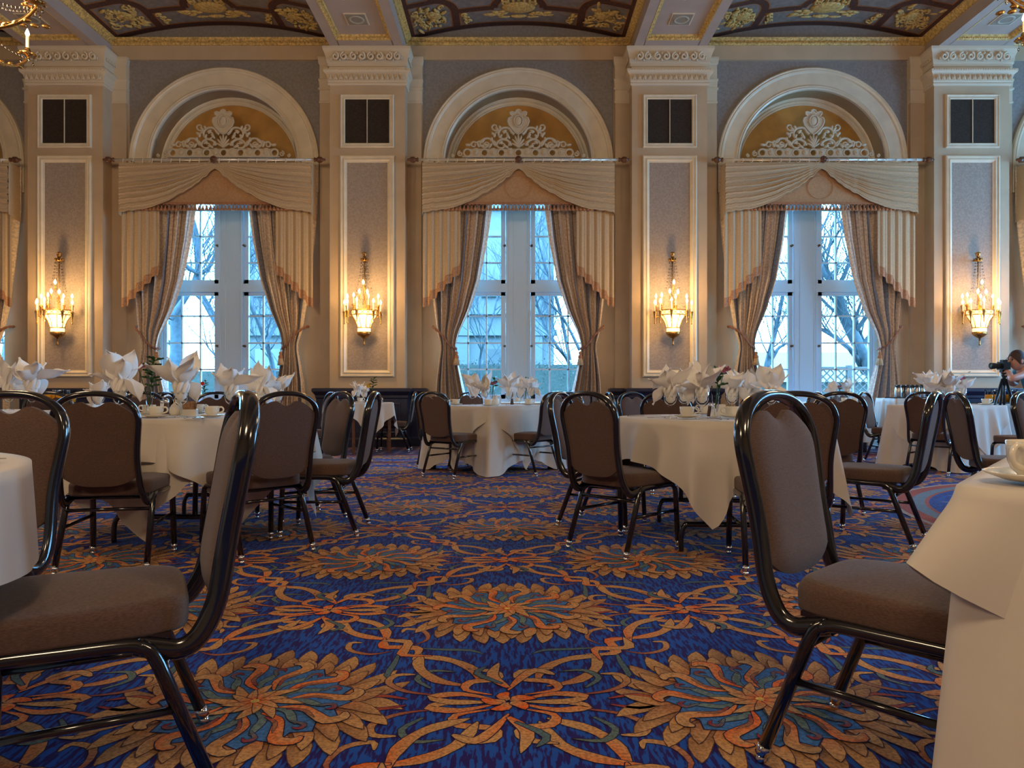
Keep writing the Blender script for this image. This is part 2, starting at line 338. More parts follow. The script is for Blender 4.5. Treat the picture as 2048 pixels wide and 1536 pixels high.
def pier(k, cx, full=True):
    t = struct(link('trim_%d' % k, None, None, (cx, 0, 0)))
    m = MB(); m.box(-.6225, .6225, D_COL, D_WALL, .9, 6.0)
    for s in (-1, 1): m.box(*sorted((s * .62, s * .86)), D_PIL, D_WALL + .02, .9, 6.58)
    m.box(-.6225, .6225, D_COL, D_WALL, 6.0, 6.6); m.obj('shaft', 'cream', t)
    m = MB(); mould3(m, 0, .6225, D_COL, D_WALL, CAP)
    for s in (-1, 1):
        for i, (o, z) in enumerate(PCAP[:-1]):
            pass
        mould3(m, s * .74, .12, D_PIL, D_WALL, PCAP)
    yf = D_COL - .062                                      # carved scrolls on the upper band, leaves on the lower band
    for s in (-1, 1):
        for c0, g in ((.145, 1), (.44, -1)):
            for d_, sg in ((-.070, 1), (.070, -1)):
                S = spiral(s * c0 + d_, 6.43, .060, 1.35, PI / 2 if sg > 0 else PI / 2, sg * g)
                m.tube([(x, yf - .02 - (z - 6.36) * .22, z) for x, z in S], [.019] * 20 + [.014] * 7, 6)
            m.ball((s * c0, yf - .03, 6.48), (.022, .02, .03)); m.ball((s * c0, yf - .01, 6.38), (.016, .018, .03))
        for x in (.0, .29, .555):
            for dx, h in ((-.024, .07), (0, .1), (.024, .07)): m.ball((s * x + dx, yf - .02, 6.37 + h / 2), (.014, .018, h / 2))
    for i in range(15):
        x = -.595 + 1.19 * i / 14
        for dx, h in ((-.018, .045), (0, .075), (.018, .045)): m.ball((x + dx, D_COL - .052 - h * .25, 6.065 + h / 2), (.013, .022, h / 2 + .01))
    for i in range(34): m.ball((-.66 + 1.32 * i / 33, D_COL - .088, 6.216), .013, 6)
    for i in range(5):                                      # scroll work also runs round the side faces
        for s in (-1, 1):
            S = spiral(D_COL + .02 + i * .065, 6.42, .03, 1.2, 0, s); m.tube([(s * (.6225 + .065), y, z) for y, z in S], .012, 5)
    m.obj('capital', 'plaster', t)
    m = MB(); R = [(-.447, 1.165), (.447, 1.165), (.447, 4.82), (-.447, 4.82)]
    m.sweep(R, [(0, D_COL + .005), (0, D_COL - .035), (-.02, D_COL - .045), (-.03, D_COL - .028), (-.05, D_COL - .028), (-.07, D_COL - .04), (-.09, D_COL - .02), (-.112, D_COL - .012), (-.112, D_COL + .005)], closed=True)
    m.obj('panel_moulding', 'trim', t)
    m = MB(); m.box(-.34, .34, D_COL - .006, D_COL + .01, 1.27, 4.715); m.obj('damask_panel', 'damask', t)
    m = MB()
    WN = [(0, 0), (.03, 0), (.03, .13), (.02, .145), (.008, .16), (.008, .80), (.02, .82), (.02, .86), (.04, .885), (.055, .91), (.07, .925), (.07, .965), (.05, .98), (0, .98)]
    mould3(m, 0, .66, D_COL - .03, D_WALL, WN)
    for s in (-1, 1): mould3(m, s * .75, .15, D_PIL - .05, D_WALL, WN)
    m.sweep([(-.55, .22), (.55, .22), (.55, .74), (-.55, .74)], [(0, D_COL - .035), (0, D_COL - .05), (-.03, D_COL - .052), (-.04, D_COL - .035)], closed=True)
    m.obj('wainscot', 'navy', t); return t
for k, cx in enumerate([COLS[0] - BAY] + COLS + [COLS[3] + BAY]): pier(k + 1, cx)
# ---- gilded cove along the wall head, arches, beams, painted vault
k = 7
for bx in BAYS:
    t = struct(link('trim_%d' % k, None)); k += 1
    m = MB(); A = arc(bx, 4.81, 1.25, 0, PI, 48); A = [(bx + 1.25, 4.3)] + A + [(bx - 1.25, 4.3)]
    y = D_WALL
    m.sweep(A, [(-.005, y + .02), (-.005, y - .03), (.02, y - .05), (.035, y - .035), (.05, y - .05), (.07, y - .035), (.08, y - .03), (.27, y - .03), (.285, y - .05), (.31, y - .06), (.325, y - .045), (.345, y - .06), (.362, y - .05), (.367, y + .01)])
    m.obj('archivolt', 'trim', t)
    m = MB(); A = arc(bx, 4.81, 1.13, 0, PI, 48); A = [(bx + 1.13, 4.6)] + A + [(bx - 1.13, 4.6)]; y = D_TYM
    m.sweep(A, [(0, y), (0, y - .02), (.015, y - .03), (.03, y - .015), (.05, y - .02), (.065, y - .045), (.08, y - .03), (.1, y - .05), (.125, y - .06)]); m.obj('tympanum_ring', 'trim', t)
    m = MB(); m.sweep([(bx - 1.95, 6.79), (bx + 1.95, 6.79)], [(0, D_WALL - .05), (0, D_WALL - .07), (-.02, D_WALL - .085), (-.055, D_WALL - .09), (-.085, D_WALL - .11), (-.11, D_WALL - .12), (-.11, D_WALL)])
    for i in range(60):
        x = bx - 1.88 + 3.76 * i / 59; m.tube([(x - .02, D_WALL - .095, 6.825), (x, D_WALL - .10, 6.85), (x + .022, D_WALL - .098, 6.83), (x + .01, D_WALL - .096, 6.815)], .007, 4)
    m.obj('gilded_cove', 'gold', t)
Z_SOF = 6.60
for cx in [COLS[0] - BAY] + COLS + [COLS[3] + BAY]:
    t = struct(link('trim_%d' % k, None)); k += 1
    m = MB(); y1 = D_COL + .3; ye = 11.47
    for s in (-1, 1):
        m.box(*sorted((cx + s * .44, cx + s * .60)), YB, y1, Z_SOF, Z_SOF + .36)
    m.box(cx - .45, cx + .45, ye, y1, Z_SOF, Z_SOF + .3); m.box(cx - .45, cx + .45, YB, ye, Z_SOF + .06, Z_SOF + .3); m.obj('beam', 'beam', t)
    m = MB()
    for s in (-1, 1):
        P = [(cx + s * .375, Z_SOF + .06), (cx + s * .385, Z_SOF + .035), (cx + s * .41, Z_SOF + .03), (cx + s * .425, Z_SOF + .005), (cx + s * .445, Z_SOF - .004), (cx + s * .445, Z_SOF + .06)]
        m.prism(P, YB, ye - .0, axis='y')
        P = [(cx + s * .59, Z_SOF + .20), (cx + s * .62, Z_SOF + .20), (cx + s * .64, Z_SOF + .24), (cx + s * .69, Z_SOF + .28), (cx + s * .70, Z_SOF + .32), (cx + s * .59, Z_SOF + .32)]
        m.prism(P, YB, D_WALL - .05, axis='y')
    P = [(ye - .07, Z_SOF + .06), (ye - .06, Z_SOF + .035), (ye - .035, Z_SOF + .03), (ye - .02, Z_SOF + .005), (ye, Z_SOF - .004), (ye, Z_SOF + .06)]
    m.prism(P, cx - .445, cx + .445, axis='x')
    for i in range(22): m.ball((cx - .38 + .76 * i / 21, ye - .03, Z_SOF + .022), (.014, .02, .012), 6)
    for i in range(50):
        for s in (-1, 1): m.ball((cx + s * .415, ye - .1 - i * .045, Z_SOF + .022), (.02, .014, .012), 6)
    m.obj('gilded_border', 'gold', t)
m = MB()
for bx in BAYS:
    n = 24
    for i in range(n):
        x0, x1 = -1.95 + 3.9 * i / n, -1.95 + 3.9 * (i + 1) / n
        m.add([(bx + x0, D_WALL, vz(x0)), (bx + x1, D_WALL, vz(x1)), (bx + x1, YB, vz(x1)), (bx + x0, YB, vz(x0))], [(0, 1, 2, 3)], 0, True)
m.box(XL, XR, YB, D_WALL + .3, 7.35, 7.45, 1)
ceil = struct(m.obj('ceiling', [mat('blue grey painted ceiling', (.19, .165, .15), .8, noise=.15, nscale=12), 'beam']))
# painted frames and gilt relief of the vault, as parts of the ceiling
maroon = mat('mottled maroon painted band', (.105, .035, .018), .7, alt=(.025, .008, .010), nscale=55, detail=6)
orange = mat('thin orange line', (.34, .13, .03), .7)
gilt = mat('gilt painted relief', (.52, .36, .12), .6, noise=.3, nscale=30, bump=.5, bscale=60)
def strip(m, bx, P, w_, z, mi):
    P = [Vector(p) for p in P]; vs = []
    for i, p in enumerate(P):
        a = P[max(0, i - 1)]; b = P[min(len(P) - 1, i + 1)]; d = (b - a).normalized(); n_ = Vector((-d.y, d.x)) * w_ / 2
        for q in (p + n_, p - n_): vs.append((bx + q.x, q.y, vz(q.x) - z))
    m.add(vs, [(2 * i, 2 * i + 1, 2 * i + 3, 2 * i + 2) for i in range(len(P) - 1)], mi, False)
def dens(P, s=.06):
    out = []
    for a, b in zip(P, P[1:]):
        n = max(1, int(math.dist(a, b) / s)); out += [(a[0] + (b[0] - a[0]) * i / n, a[1] + (b[1] - a[1]) * i / n) for i in range(n)]
    return out + [P[-1]]
m = MB(); g = MB(); rnd = random.Random(4)
for bx in BAYS:
    lines = [dens([(-1.9, 12.0), (1.9, 12.0)])]
    for s in (-1, 1):
        lines.append(dens([(s * 1.80, 12.1), (s * 1.80, 9.8)])); lines.append(dens([(s * 1.03, 12.0), (s * 1.03, 11.50)]))
        lines.append([(s * (1.36 - .33 * math.cos(a)), 11.50 - .40 * math.sin(a)) for a in [PI / 2 * i / 8 for i in range(9)]] + [(s * 1.8, 11.08)])
        lines.append(dens([(s * .40, 11.50), (s * 1.03, 11.50)])); lines.append(dens([(s * 1.36, 11.10), (s * 1.36, 9.8)]))
    lines.append([(.40 * math.cos(a), 11.50 - .36 * math.sin(a)) for a in [PI * i / 14 for i in range(15)]])
    for L_ in lines: strip(m, bx, L_, .150, .004, 1)
    for L_ in lines: strip(m, bx, L_, .118, .008, 0)
    def sc_(cx, cy_, r, tr, a0, sg, th=.018):
        S = spiral(cx, cy_, r, tr, a0, sg, 20); g.tube([(bx + x, y, vz(x) - .012) for x, y in S], [th * (1 - .5 * i / 20) for i in range(21)], 6)
    def leaf_(cx, cy_, a, L_, wd=.03):
        g.ball((bx + cx + math.cos(a) * L_ / 2, cy_ + math.sin(a) * L_ / 2, vz(cx) - .01), (L_ / 2, wd, .02), 8, 0, Matrix.Rotation(a, 3, 'Z'))
    for s in (-1, 1):                                       # corner panels: cartouche among scrolls
        g.ball((bx + s * 1.38, 11.50, vz(1.38) - .01), (.13, .13, .03), 12)
        for q in range(14): sc_(s * (1.16 + .52 * rnd.random()), 11.28 + .50 * rnd.random(), .05 + .03 * rnd.random(), 1.1, rnd.random() * 6, rnd.choice((-1, 1)))
        for q in range(30): leaf_(s * (1.18 + .5 * rnd.random()), 11.26 + .54 * rnd.random(), rnd.random() * 6.28, .12 + .08 * rnd.random(), .030)
        for q in range(5): g.ball((bx + s * (1.30 + .07 * q), 11.80, vz(1.4) - .01), (.03, .035, .02))
        for q in range(3): sc_(s * (.90 - .035 * q), 11.62 + q * .1, .05, 1.2, 0, s); leaf_(s * .9, 11.6 + q * .1, PI / 2 + s * .4, .12, .02)
        for q in range(9):                                  # feathery tails of the centre piece
            a = (.1 if s > 0 else PI - .1) + rnd.uniform(-.35, .35); leaf_(s * (.16 + .035 * q), 11.64 + rnd.uniform(-.05, .07), a, .15, .030)
        sc_(s * .22, 11.36, .06, 1.3, 0, s, .02); leaf_(s * .12, 11.78, 0 if s > 0 else PI, .24, .022)
    g.ball((bx, 11.50, vz(0) - .01), (.28, .17, .035), 14); g.ball((bx, 11.76, vz(0) - .01), (.14, .04, .03), 12)
    for q in range(7): leaf_(.26 * (q - 3) / 3, 11.34 + .02 * abs(q - 3), -PI / 2, .14, .026)
m.obj('painted_frame_bands', [maroon, orange], ceil); g.obj('gilt_relief_pattern', [gilt], ceil)
# ------------------------------------------------------------------ windows
WLAB = {0: 'window_1', 1: 'window_2', 2: 'window_3', 3: 'window_4', 4: 'window_5'}
XS = [.305, .55, .873, 1.19]
def window(i, bx):
    t = struct(link(WLAB[i], None, None, (bx, 0, 0)))
    m = MB(); yf = 12.35
    m.box(-.215, .215, yf, D_WIN + .05, .70, 4.52)
    for s in (-1, 1):
        m.sweep([(s * .03 - .13, .9), (s * .03 + .13, .9), (s * .03 + .13, 4.45), (s * .03 - .13, 4.45)] if s > 0 else [(-.19, .8), (.19, .8), (.19, 4.5), (-.19, 4.5)], [(0, yf + .01), (0, yf - .012), (-.012, yf - .012), (-.018, yf + .01)], closed=True)
    m.box(-1.25, 1.25, yf - .005, D_WIN + .05, 2.655, 2.80)
    m.box(-1.25, 1.25, yf - .02, D_WIN + .06, .70, .80); m.box(-1.25, 1.25, yf, D_WIN + .05, 4.44, 4.52)
    for s in (-1, 1): m.box(*sorted((s * 1.19, s * 1.25)), yf, D_WIN + .05, .7, 4.5)
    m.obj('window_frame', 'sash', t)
    m = MB(); m.box(-1.25, 1.25, D_WALL + .02, D_WIN + .05, 0, .70); m.box(-1.25, 1.25, D_WALL - .01, D_WIN, .68, .71)
    for s in (-1, 1): m.sweep([(s * .62 - .5, .16), (s * .62 + .5, .16), (s * .62 + .5, .58), (s * .62 - .5, .58)], [(0, D_WALL + .025), (0, D_WALL + .005), (-.03, D_WALL + .005), (-.04, D_WALL + .025)], closed=True)
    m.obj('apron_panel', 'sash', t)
    for s in (-1, 1):
        for z0, z1, rows in ((.80, 2.655, (1.31, 1.77, 2.24)), (2.80, 4.44, (3.17, 3.63, 4.09))):
            m = MB(); a, b = .222, 1.185; y0, y1 = D_WIN - .035, D_WIN + .02
            def q(x0, x1, za, zb, ya=y0): m.box(*sorted((s * x0, s * x1)), ya, y1, za, zb)
            q(a, a + .075, z0, z1); q(b - .06, b, z0, z1); q(a, b, z0, z0 + .07); q(a, b, z1 - .06, z1)
            for x in XS[1:3]: q(x - .013, x + .013, z0, z1, y0 + .012)
            for z in rows: q(a, b, z - .013, z + .013, y0 + .012)
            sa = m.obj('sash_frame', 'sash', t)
            m = MB(); m.box(*sorted((s * (a + .02), s * (b - .02))), D_WIN - .004, D_WIN + .002, z0 + .02, z1 - .02); m.obj('pane', 'pane', sa)
            zk = PZ(491, yf) if z0 > 2 else PZ(692, yf)
            m = MB(); m.lathe([(0, 0), (.022, .0), (.022, .01), (.008, .014), (.008, .035), (.020, .045), (.018, .06), (0, .064)], (s * .235, D_WIN - .035, zk), 12, 0, M_=Matrix.Rotation(PI / 2, 3, 'X'))
            m.box(s * .235 - .035, s * .235 + .01, D_WIN - .08, D_WIN - .072, zk - .004, zk + .004); m.obj('latch_knob', 'pepper', sa)
    return t
for i, bx in enumerate(BAYS): window(i, bx)
# ------------------------------------------------------------------ fretwork reliefs over the windows
WIN_TXT = ['the cut-off window by the juice-glass column', 'the big-tree window', 'the middle window', 'the lattice-fence window', 'the window behind the photographer']
def relief():
    y = D_WALL - .045; t = link('plaster_relief', None)
    m = MB()
    cz = 4.972; n = 7; sp = .288
    for i in range(n):
        x = (i - 3) * sp; m.tube([(px, y, pz) for px, pz in arc(x, cz, .062, 0, 2 * PI, 20)][:-1], .018, 6, closed=True)
    for i in range(n - 1):
        x = (i - 2.5) * sp
        P = [(x - sp / 2 + .062 * math.cos(a), cz + .062 * math.sin(a)) for a in [-PI / 2 + PI * j / 10 for j in range(11)]] + [(x + sp / 2 - .062 * math.cos(a), cz + .062 * math.sin(a)) for a in [PI / 2 - PI * j / 10 for j in range(11)]]
        P = [(px, min(max(pz, cz - .062), cz + .062)) for px, pz in P]; m.prism(P, y - .008, y + .02)
        m.ball((x, y - .012, cz), (.045, .014, .045), 12); m.ball((x, y - .024, cz), (.018, .012, .018)); m.ball((x, y - .005, cz + .068), (.045, .014, .016))
    m.box(-.95, .95, y - .012, y + .02, cz - .075, cz - .055); m.box(-.88, .88, y - .008, y + .02, cz + .058, cz + .068)
    for s in (-1, 1):
        for c_, z_, r_ in ((.985, cz - .015, .048), (1.105, cz - .045, .028)):
            m.tube([(x, y, z) for x, z in spiral(s * c_, z_, r_, 1.4, PI / 2, -s)], .012, 6)
    m.obj('ring_frieze', 'plaster', t)
    m = MB()
    S_ = lambda P, r: m.tube([(p.x, y - p.z, p.y) for p in cat([(a, b, 0) for a, b in P])], r, 6, flat=.8)
    Z = lambda py: PZ(py, D_WALL)
    X = lambda cx: (cx - 1008) / 6.4 * D_WALL / F_PX; ZC = lambda cy_: Z(200 + cy_ / 6.4)
    def taper(L_, a, b): return [a + (b - a) * i / (L_ - 1) for i in range(L_)]
    for s in (-1, 1):
        F = lambda pts: [(s * X(1008 + abs(px - 1008)), ZC(py)) for px, py in pts]
        def swirl(pts, a, b):
            Q = cat([(p[0], p[1], 0) for p in F(pts)], 6); m.tube([(p.x, y - .010, p.y) for p in Q], taper(len(Q), a * 1.45, b * 1.5), 6)
        swirl([(1060, 455), (1090, 430), (1120, 385), (1165, 370), (1215, 380), (1255, 420), (1255, 475), (1215, 510), (1165, 505), (1140, 465), (1165, 430), (1200, 440)], .017, .009)
        swirl([(1255, 400), (1290, 410), (1330, 395), (1345, 360), (1320, 335), (1290, 345), (1285, 370)], .014, .007)
        swirl([(1265, 430), (1300, 440), (1330, 465)], .014, .006); swirl([(1100, 600), (1120, 560), (1160, 530), (1215, 520), (1265, 545), (1285, 590), (1255, 625), (1205, 625), (1180, 595), (1200, 570), (1225, 580)], .017, .008)
        swirl([(1290, 600), (1320, 580), (1345, 530), (1390, 508), (1445, 515), (1490, 550), (1490, 595), (1450, 620), (1400, 610), (1385, 575), (1415, 555), (1440, 570)], .017, .008)
        swirl([(1500, 540), (1540, 560), (1580, 550), (1612, 580), (1590, 612), (1555, 600), (1560, 575)], .014, .008); swirl([(1600, 580), (1640, 590), (1675, 602)], .014, .005)
        for px, py, a, l in ((1140, 480, .9, .05), (1235, 480, 2.2, .04), (1185, 415, -.4, .04), (1275, 392, .9, .05), (1240, 372, 1.2, .04), (1120, 575, 2.0, .045), (1235, 560, 2.6, .04), (1170, 610, .4, .05), (1310, 560, .8, .05), (1365, 600, 2.2, .05),
                            (1420, 590, .3, .055), (1460, 540, 2.3, .05), (1480, 600, .2, .05), (1350, 520, 1.8, .04), (1520, 590, 1.2, .045), (1650, 590, .2, .045), (1330, 450, .8, .04), (1310, 470, 1.9, .035)):
            m.ball((s * X(px), y - .012, ZC(py)), (l * 1.15, .022, .024), 8, 0, Matrix.Rotation(-a * s, 3, 'Y'))
    for j in range(7):                                       # shell
        a = PI / 2 + (j - 3) * .36; L_ = .23 - .012 * abs(j - 3) ** 1.5
        m.ball((.5 * L_ * math.cos(a) * .6, y - .015, 5.05 + .55 * L_ * math.sin(a) * 1.0), (.020, .022, L_ * .52), 8, 0, Matrix.Rotation(PI / 2 - a, 3, 'Y'))
    m.obj('scrolls', 'plaster', t)
    m = MB()                                                 # cartouche
    P = [(0, 5.28), (.05, 5.31), (.095, 5.36), (.155, 5.43), (.180, 5.50), (.165, 5.555), (.12, 5.57), (.10, 5.59), (.135, 5.615), (.14, 5.65), (.11, 5.665), (.07, 5.65), (.045, 5.655), (.035, 5.685), (0, 5.70)]
    P2 = P + [(-x, z) for x, z in P[-2:0:-1]]; m.prism(P2, y - .02, y + .02)
    m.tube([(x, y - .022, z) for x, z in P2], .014, 6, closed=True)
    m.tube([(.075 * math.cos(a), y - .03, 5.505 + .095 * math.sin(a)) for a in [2 * PI * i / 28 for i in range(28)]], .012, 6, closed=True)
    m.ball((0, y - .02, 5.505), (.062, .022, .082), 16)
    for i in range(20):
        a = 2 * PI * i / 20; m.ball((.10 * math.cos(a), y - .024, 5.505 + .118 * math.sin(a)), .010, 6)
    m.obj('cartouche', 'plaster', t); return t
R0 = relief()
remember(R0)
for i, bx in enumerate(BAYS):
    o = R0 if i == 0 else copy_tree(R0); o.location = (bx, 0, 0)
    tag(o, 'carved ivory scrollwork crest above ' + WIN_TXT[i], 'relief', 'scrollwork crests in the window arches')
# ------------------------------------------------------------------ curtains
def drape(s):
    """tied-back striped drape; s=-1 hangs on the -x side of the bay"""
    t = link('striped_drape', None)
    inn = [(890, -100), (800, -103), (760, -112), (725, -120), (695, -125), (680, -122), (665, -118), (620, -97), (560, -77), (480, -62), (420, -54), (330, -50)]
    out = [(890, -168), (800, -168), (760, -165), (725, -160), (695, -155), (680, -158), (665, -163), (600, -172), (540, -180), (480, -186), (420, -190), (330, -190)]
    D = 11.93; k = D / F_PX
    def fn(u, v):
        py = 891 - (891 - 330) * v; z = max(.01, PZ(py, D)); xi = interp([(-a, b) for a, b in inn], -py) * k; xo = interp([(-a, b) for a, b in out], -py) * k
        tight = math.exp(-((py - 693) / 45.) ** 2); a = .060 * (1 - .68 * tight)
        uu = u + .012 * math.sin(9 * u + 5 * v)
        y = D + a * math.cos(2 * PI * 7.0 * uu) + .012 * math.sin(2 * PI * 21 * u + 8 * v) - .05 * tight
        # gathered cloth bunches toward the tie
        x = xo + (xi - xo) * (u + .018 * math.sin(2 * PI * 7.0 * uu))
        return (-s * x if s > 0 else x, y, z)
    m = MB(); m.grid(150, 56, fn, 0, True, True, flip=s > 0); m.obj('cloth', 'stripe', t)
    tb = MB(); x0, x1 = (-172 * k, -125 * k); sg = -1 if s > 0 else 1
    P = cat([(sg * x0 * 1.0, D + .12, PZ(652, D)), (sg * (x0 + .02), D - .03, PZ(655, D)), (sg * (x0 + .15), D - .115, PZ(668, D)), (sg * (x1 - .10), D - .115, PZ(690, D)), (sg * x1, D - .06, PZ(697, D)), (sg * (x1 + .01), D + .03, PZ(697, D))], 8)
    for ph in (0, PI):
        Q = []
        for i, p in enumerate(P):
            a = i * .9 + ph; Q.append(p + Vector((0, math.cos(a) * .013, math.sin(a) * .013)))
        tb.tube(Q, .013, 5)
    ro = tb.obj('tieback_rope', mat('rope terracotta', (.30, .14, .09), .7), t)
    tm = MB(); c = (sg * (x1 + .02), D - .08, 0)
    z0 = PZ(700, D); tm.tube([(c[0], c[1], z0 + .02), (c[0], c[1], z0 - .05)], .006, 5)
    tm.lathe([(0, z0 - .03), (.02, z0 - .035), (.026, z0 - .06), (.018, z0 - .085), (.034, z0 - .10), (.04, z0 - .13), (.03, z0 - .15)], (c[0], c[1], 0), 14, 0)
    for i in range(14):
        a = 2 * PI * i / 14; tm.tube([(c[0] + .028 * math.cos(a), c[1] + .028 * math.sin(a), z0 - .145), (c[0] + .045 * math.cos(a), c[1] + .045 * math.sin(a), z0 - .26)], [.008, .012], 5, 1)
    tm.obj('tassel', ['terra', 'fabric'], t); return t
def jabot(s):
    """pleated cream cascade with a stepped fringed hem"""
    t = link('cascade_panel', None); D = 11.80; k = D / F_PX; sg = -1 if s > 0 else 1
    def hem(u):  # u 0 outer .. 1 inner ; stepped
        q = 5; fr = u * q % 1; st = (min(math.floor(u * q), q - 1) + (.30 * fr if fr < .8 else .30 * .8 + (fr - .8) * 3.8)) / q if u < 1 else 1
        return 598 - 76 * min(1, st)
    def pos(u, py, dy=0):
        x = (-191 + 75 * u) * k; f = (u * 5) % 1; y = D - .03 + .036 * abs(math.sin(PI * u * 5 + .5)) + dy - .02 * math.sin(u * 31)
        return (sg * x, y, PZ(py, D))
    m = MB(); m.grid(70, 14, lambda u, v: pos(u, hem(u) + (405 - hem(u)) * v), 0, True, flip=s > 0); m.obj('pleats', 'fabric', t)
    m = MB()
    m.grid(110, 1, lambda u, v: pos(u, hem(u) + (17 if v == 0 else -1.5), -.006 + .004 * math.sin(u * 700)), 0, True, flip=s > 0); m.obj('fringe', mat('peach bullion fringe', (.45, .24, .13), .8, noise=.3, nscale=70), t); return t
SCAL = [(0, 339), (9, 344), (18, 356), (24, 357), (33, 367.5), (38, 369), (46, 377), (54, 380), (64, 388), (70, 388), (81, 396), (93, 403), (107, 408), (125, 415), (144, 420), (154, 420), (165, 423), (172, 421.5), (181, 425.5), (189, 425), (192, 429)]
def valance():
    t = link('swag_valance', None); D = 11.74; k = D / F_PX; zt = PZ(326, D)
    for s in (-1, 1):
        def fn(u, v, s=s):
            zb = PZ(interp(SCAL, u * 192), D); x = 192 * k * u; env = min(1, u * 2.2) * (1 - .55 * max(0, (u - .75) / .25)) * min(1, (1 - v) * 5 + .15)
            vv = v ** (1 + .35 * (1 - u)); sag = -.03 * math.sin(PI * min(1, u)) * math.sin(PI * v)
            dep = .050 * env * (1 - abs(math.sin(PI * 7.6 * v + .8 * u)) ** .6 + .30 * math.cos(2 * PI * 17 * v + 3 * u))
            return (s * x, D - .035 - dep - (.012 if v > .93 else 0), zt + (zb - zt) * vv + sag)
        m = MB(); m.grid(56, 96, fn, 0, True, flip=s > 0)
        m.grid(6, 8, lambda u, v, s=s: (s * (192 * k + .004 * math.sin(v * 20)), D - .03 + .32 * u, zt + (PZ(429 + 9 * u, D) - zt) * v), 0, True)
        m.obj('swag', 'fabric', t)
    m = MB(); m.box(-184 * k, 184 * k, D + .02, D + .035, PZ(408, D), zt); m.box(-190 * k, 190 * k, D - .02, D + .3, zt - .02, zt)
    m.tube([(.21 * math.cos(a), D + .012, 4.30 + .19 * math.sin(a)) for a in [2 * PI * i / 30 for i in range(30)]], .005, 4, closed=True)
    m.obj('board', 'peach', t)
    m = MB(); a, b = -150 * k, 150 * k; zf = PZ(407, D); m.box(a, b, D - .0, D + .02, zf - .012, zf + .025); n = 40
    for i in range(n):
        x = a + (b - a) * (i + .5) / n; dx = (b - a) / n / 2
        m.tube([(x - dx, D + .005, zf - .01), (x, D, zf - .045), (x + dx, D + .005, zf - .01)], .006, 4)
        m.lathe([(.0, zf - .035), (.016, zf - .042), (.010, zf - .058), (.024, zf - .08), (.031, zf - .112), (0, zf - .112)], (x, D, 0), 7)
    m.obj('tassel_fringe', 'terra', t); return t
def rod():
    t = link('curtain_rod', None); D = 11.66; z = PZ(319.5, D); L_ = 200 * D / F_PX
    m = MB(); m.tube([(-L_, D, z), (L_, D, z)], .022, 12); m.obj('pole', 'rod', t)
    for s in (-1, 1):
        m = MB(); Q = Matrix.Rotation(s * PI / 2, 3, 'Y')
        m.lathe([(.024, 0), (.036, .005), (.036, .02), (.026, .03), (.030, .05), (.048, .065), (.052, .09), (.045, .115), (.05, .12), (.03, .14), (.018, .16), (.024, .17), (.012, .185), (0, .195)], (s * L_, D, z), 12, 0, M_=Q); m.obj('finial', 'wood', t)
        m = MB(); m.tube([(s * (L_ - .25), D, z), (s * (L_ - .25), D_WALL, z)], .015, 6); m.obj('bracket', 'rod', t)
    m = MB(); m.ball((0, D - .02, z), (.06, .03, .06), 14); m.ball((0, D - .05, z), (.025, .015, .025), 10)
    for i in range(8): m.ball((.042 * math.cos(i * PI / 4), D - .04, z + .042 * math.sin(i * PI / 4)), .014, 6)
    m.obj('medallion', 'wood', t)
    r = MB(); r.tube([(.004 * math.sin(a), .034 * math.cos(a), .034 * math.sin(a)) for a in [2 * PI * i / 14 for i in range(14)]], .0055, 5, closed=True); rm = r.mesh('ring', ['trim'])
    for i in range(20):
        x = (i - 9.5) / 9.5 * 182 * D / F_PX + .01 * math.sin(i * 7)
        if abs(x) > .07: o = link('ring', rm, t, (x, D, z - .012), .5 + .25 * math.sin(i * 3))
    return t
protos = {'d-1': drape(-1), 'd1': drape(1), 'j-1': jabot(-1), 'j1': jabot(1), 'v': valance(), 'r': rod()}
remember(None)
COLTXT = ['the end of the hall', 'the juice-glass column', 'the yellow-flower column', 'the column behind the pink-flower table', 'the column beside the photographer', 'the outer end of the hall']
for i, bx in enumerate(BAYS):
    for key, o0 in protos.items():
        o = o0 if i == 0 else copy_tree(o0)
        o.location = (bx, 0, 0)
        side = COLTXT[i] if key.endswith('-1') else COLTXT[i + 1]
        if key[0] == 'd': tag(o, 'striped drape tied back at %s, toward %s' % (WIN_TXT[i].replace('the ', '', 1), side.replace('the ', '', 1)), 'drape', 'tied back striped drapes')
        elif key[0] == 'j': tag(o, 'cream fringed cascade at %s, toward %s' % (WIN_TXT[i].replace('the ', '', 1), side.replace('the ', '', 1)), 'curtain', 'cream pleated cascades')
        elif key == 'v': tag(o, 'cream swag valance with tassel fringe over ' + WIN_TXT[i], 'valance', 'swag valances')
        else: tag(o, 'pale curtain rod with brown finials over ' + WIN_TXT[i], 'curtain rod', 'curtain rods')
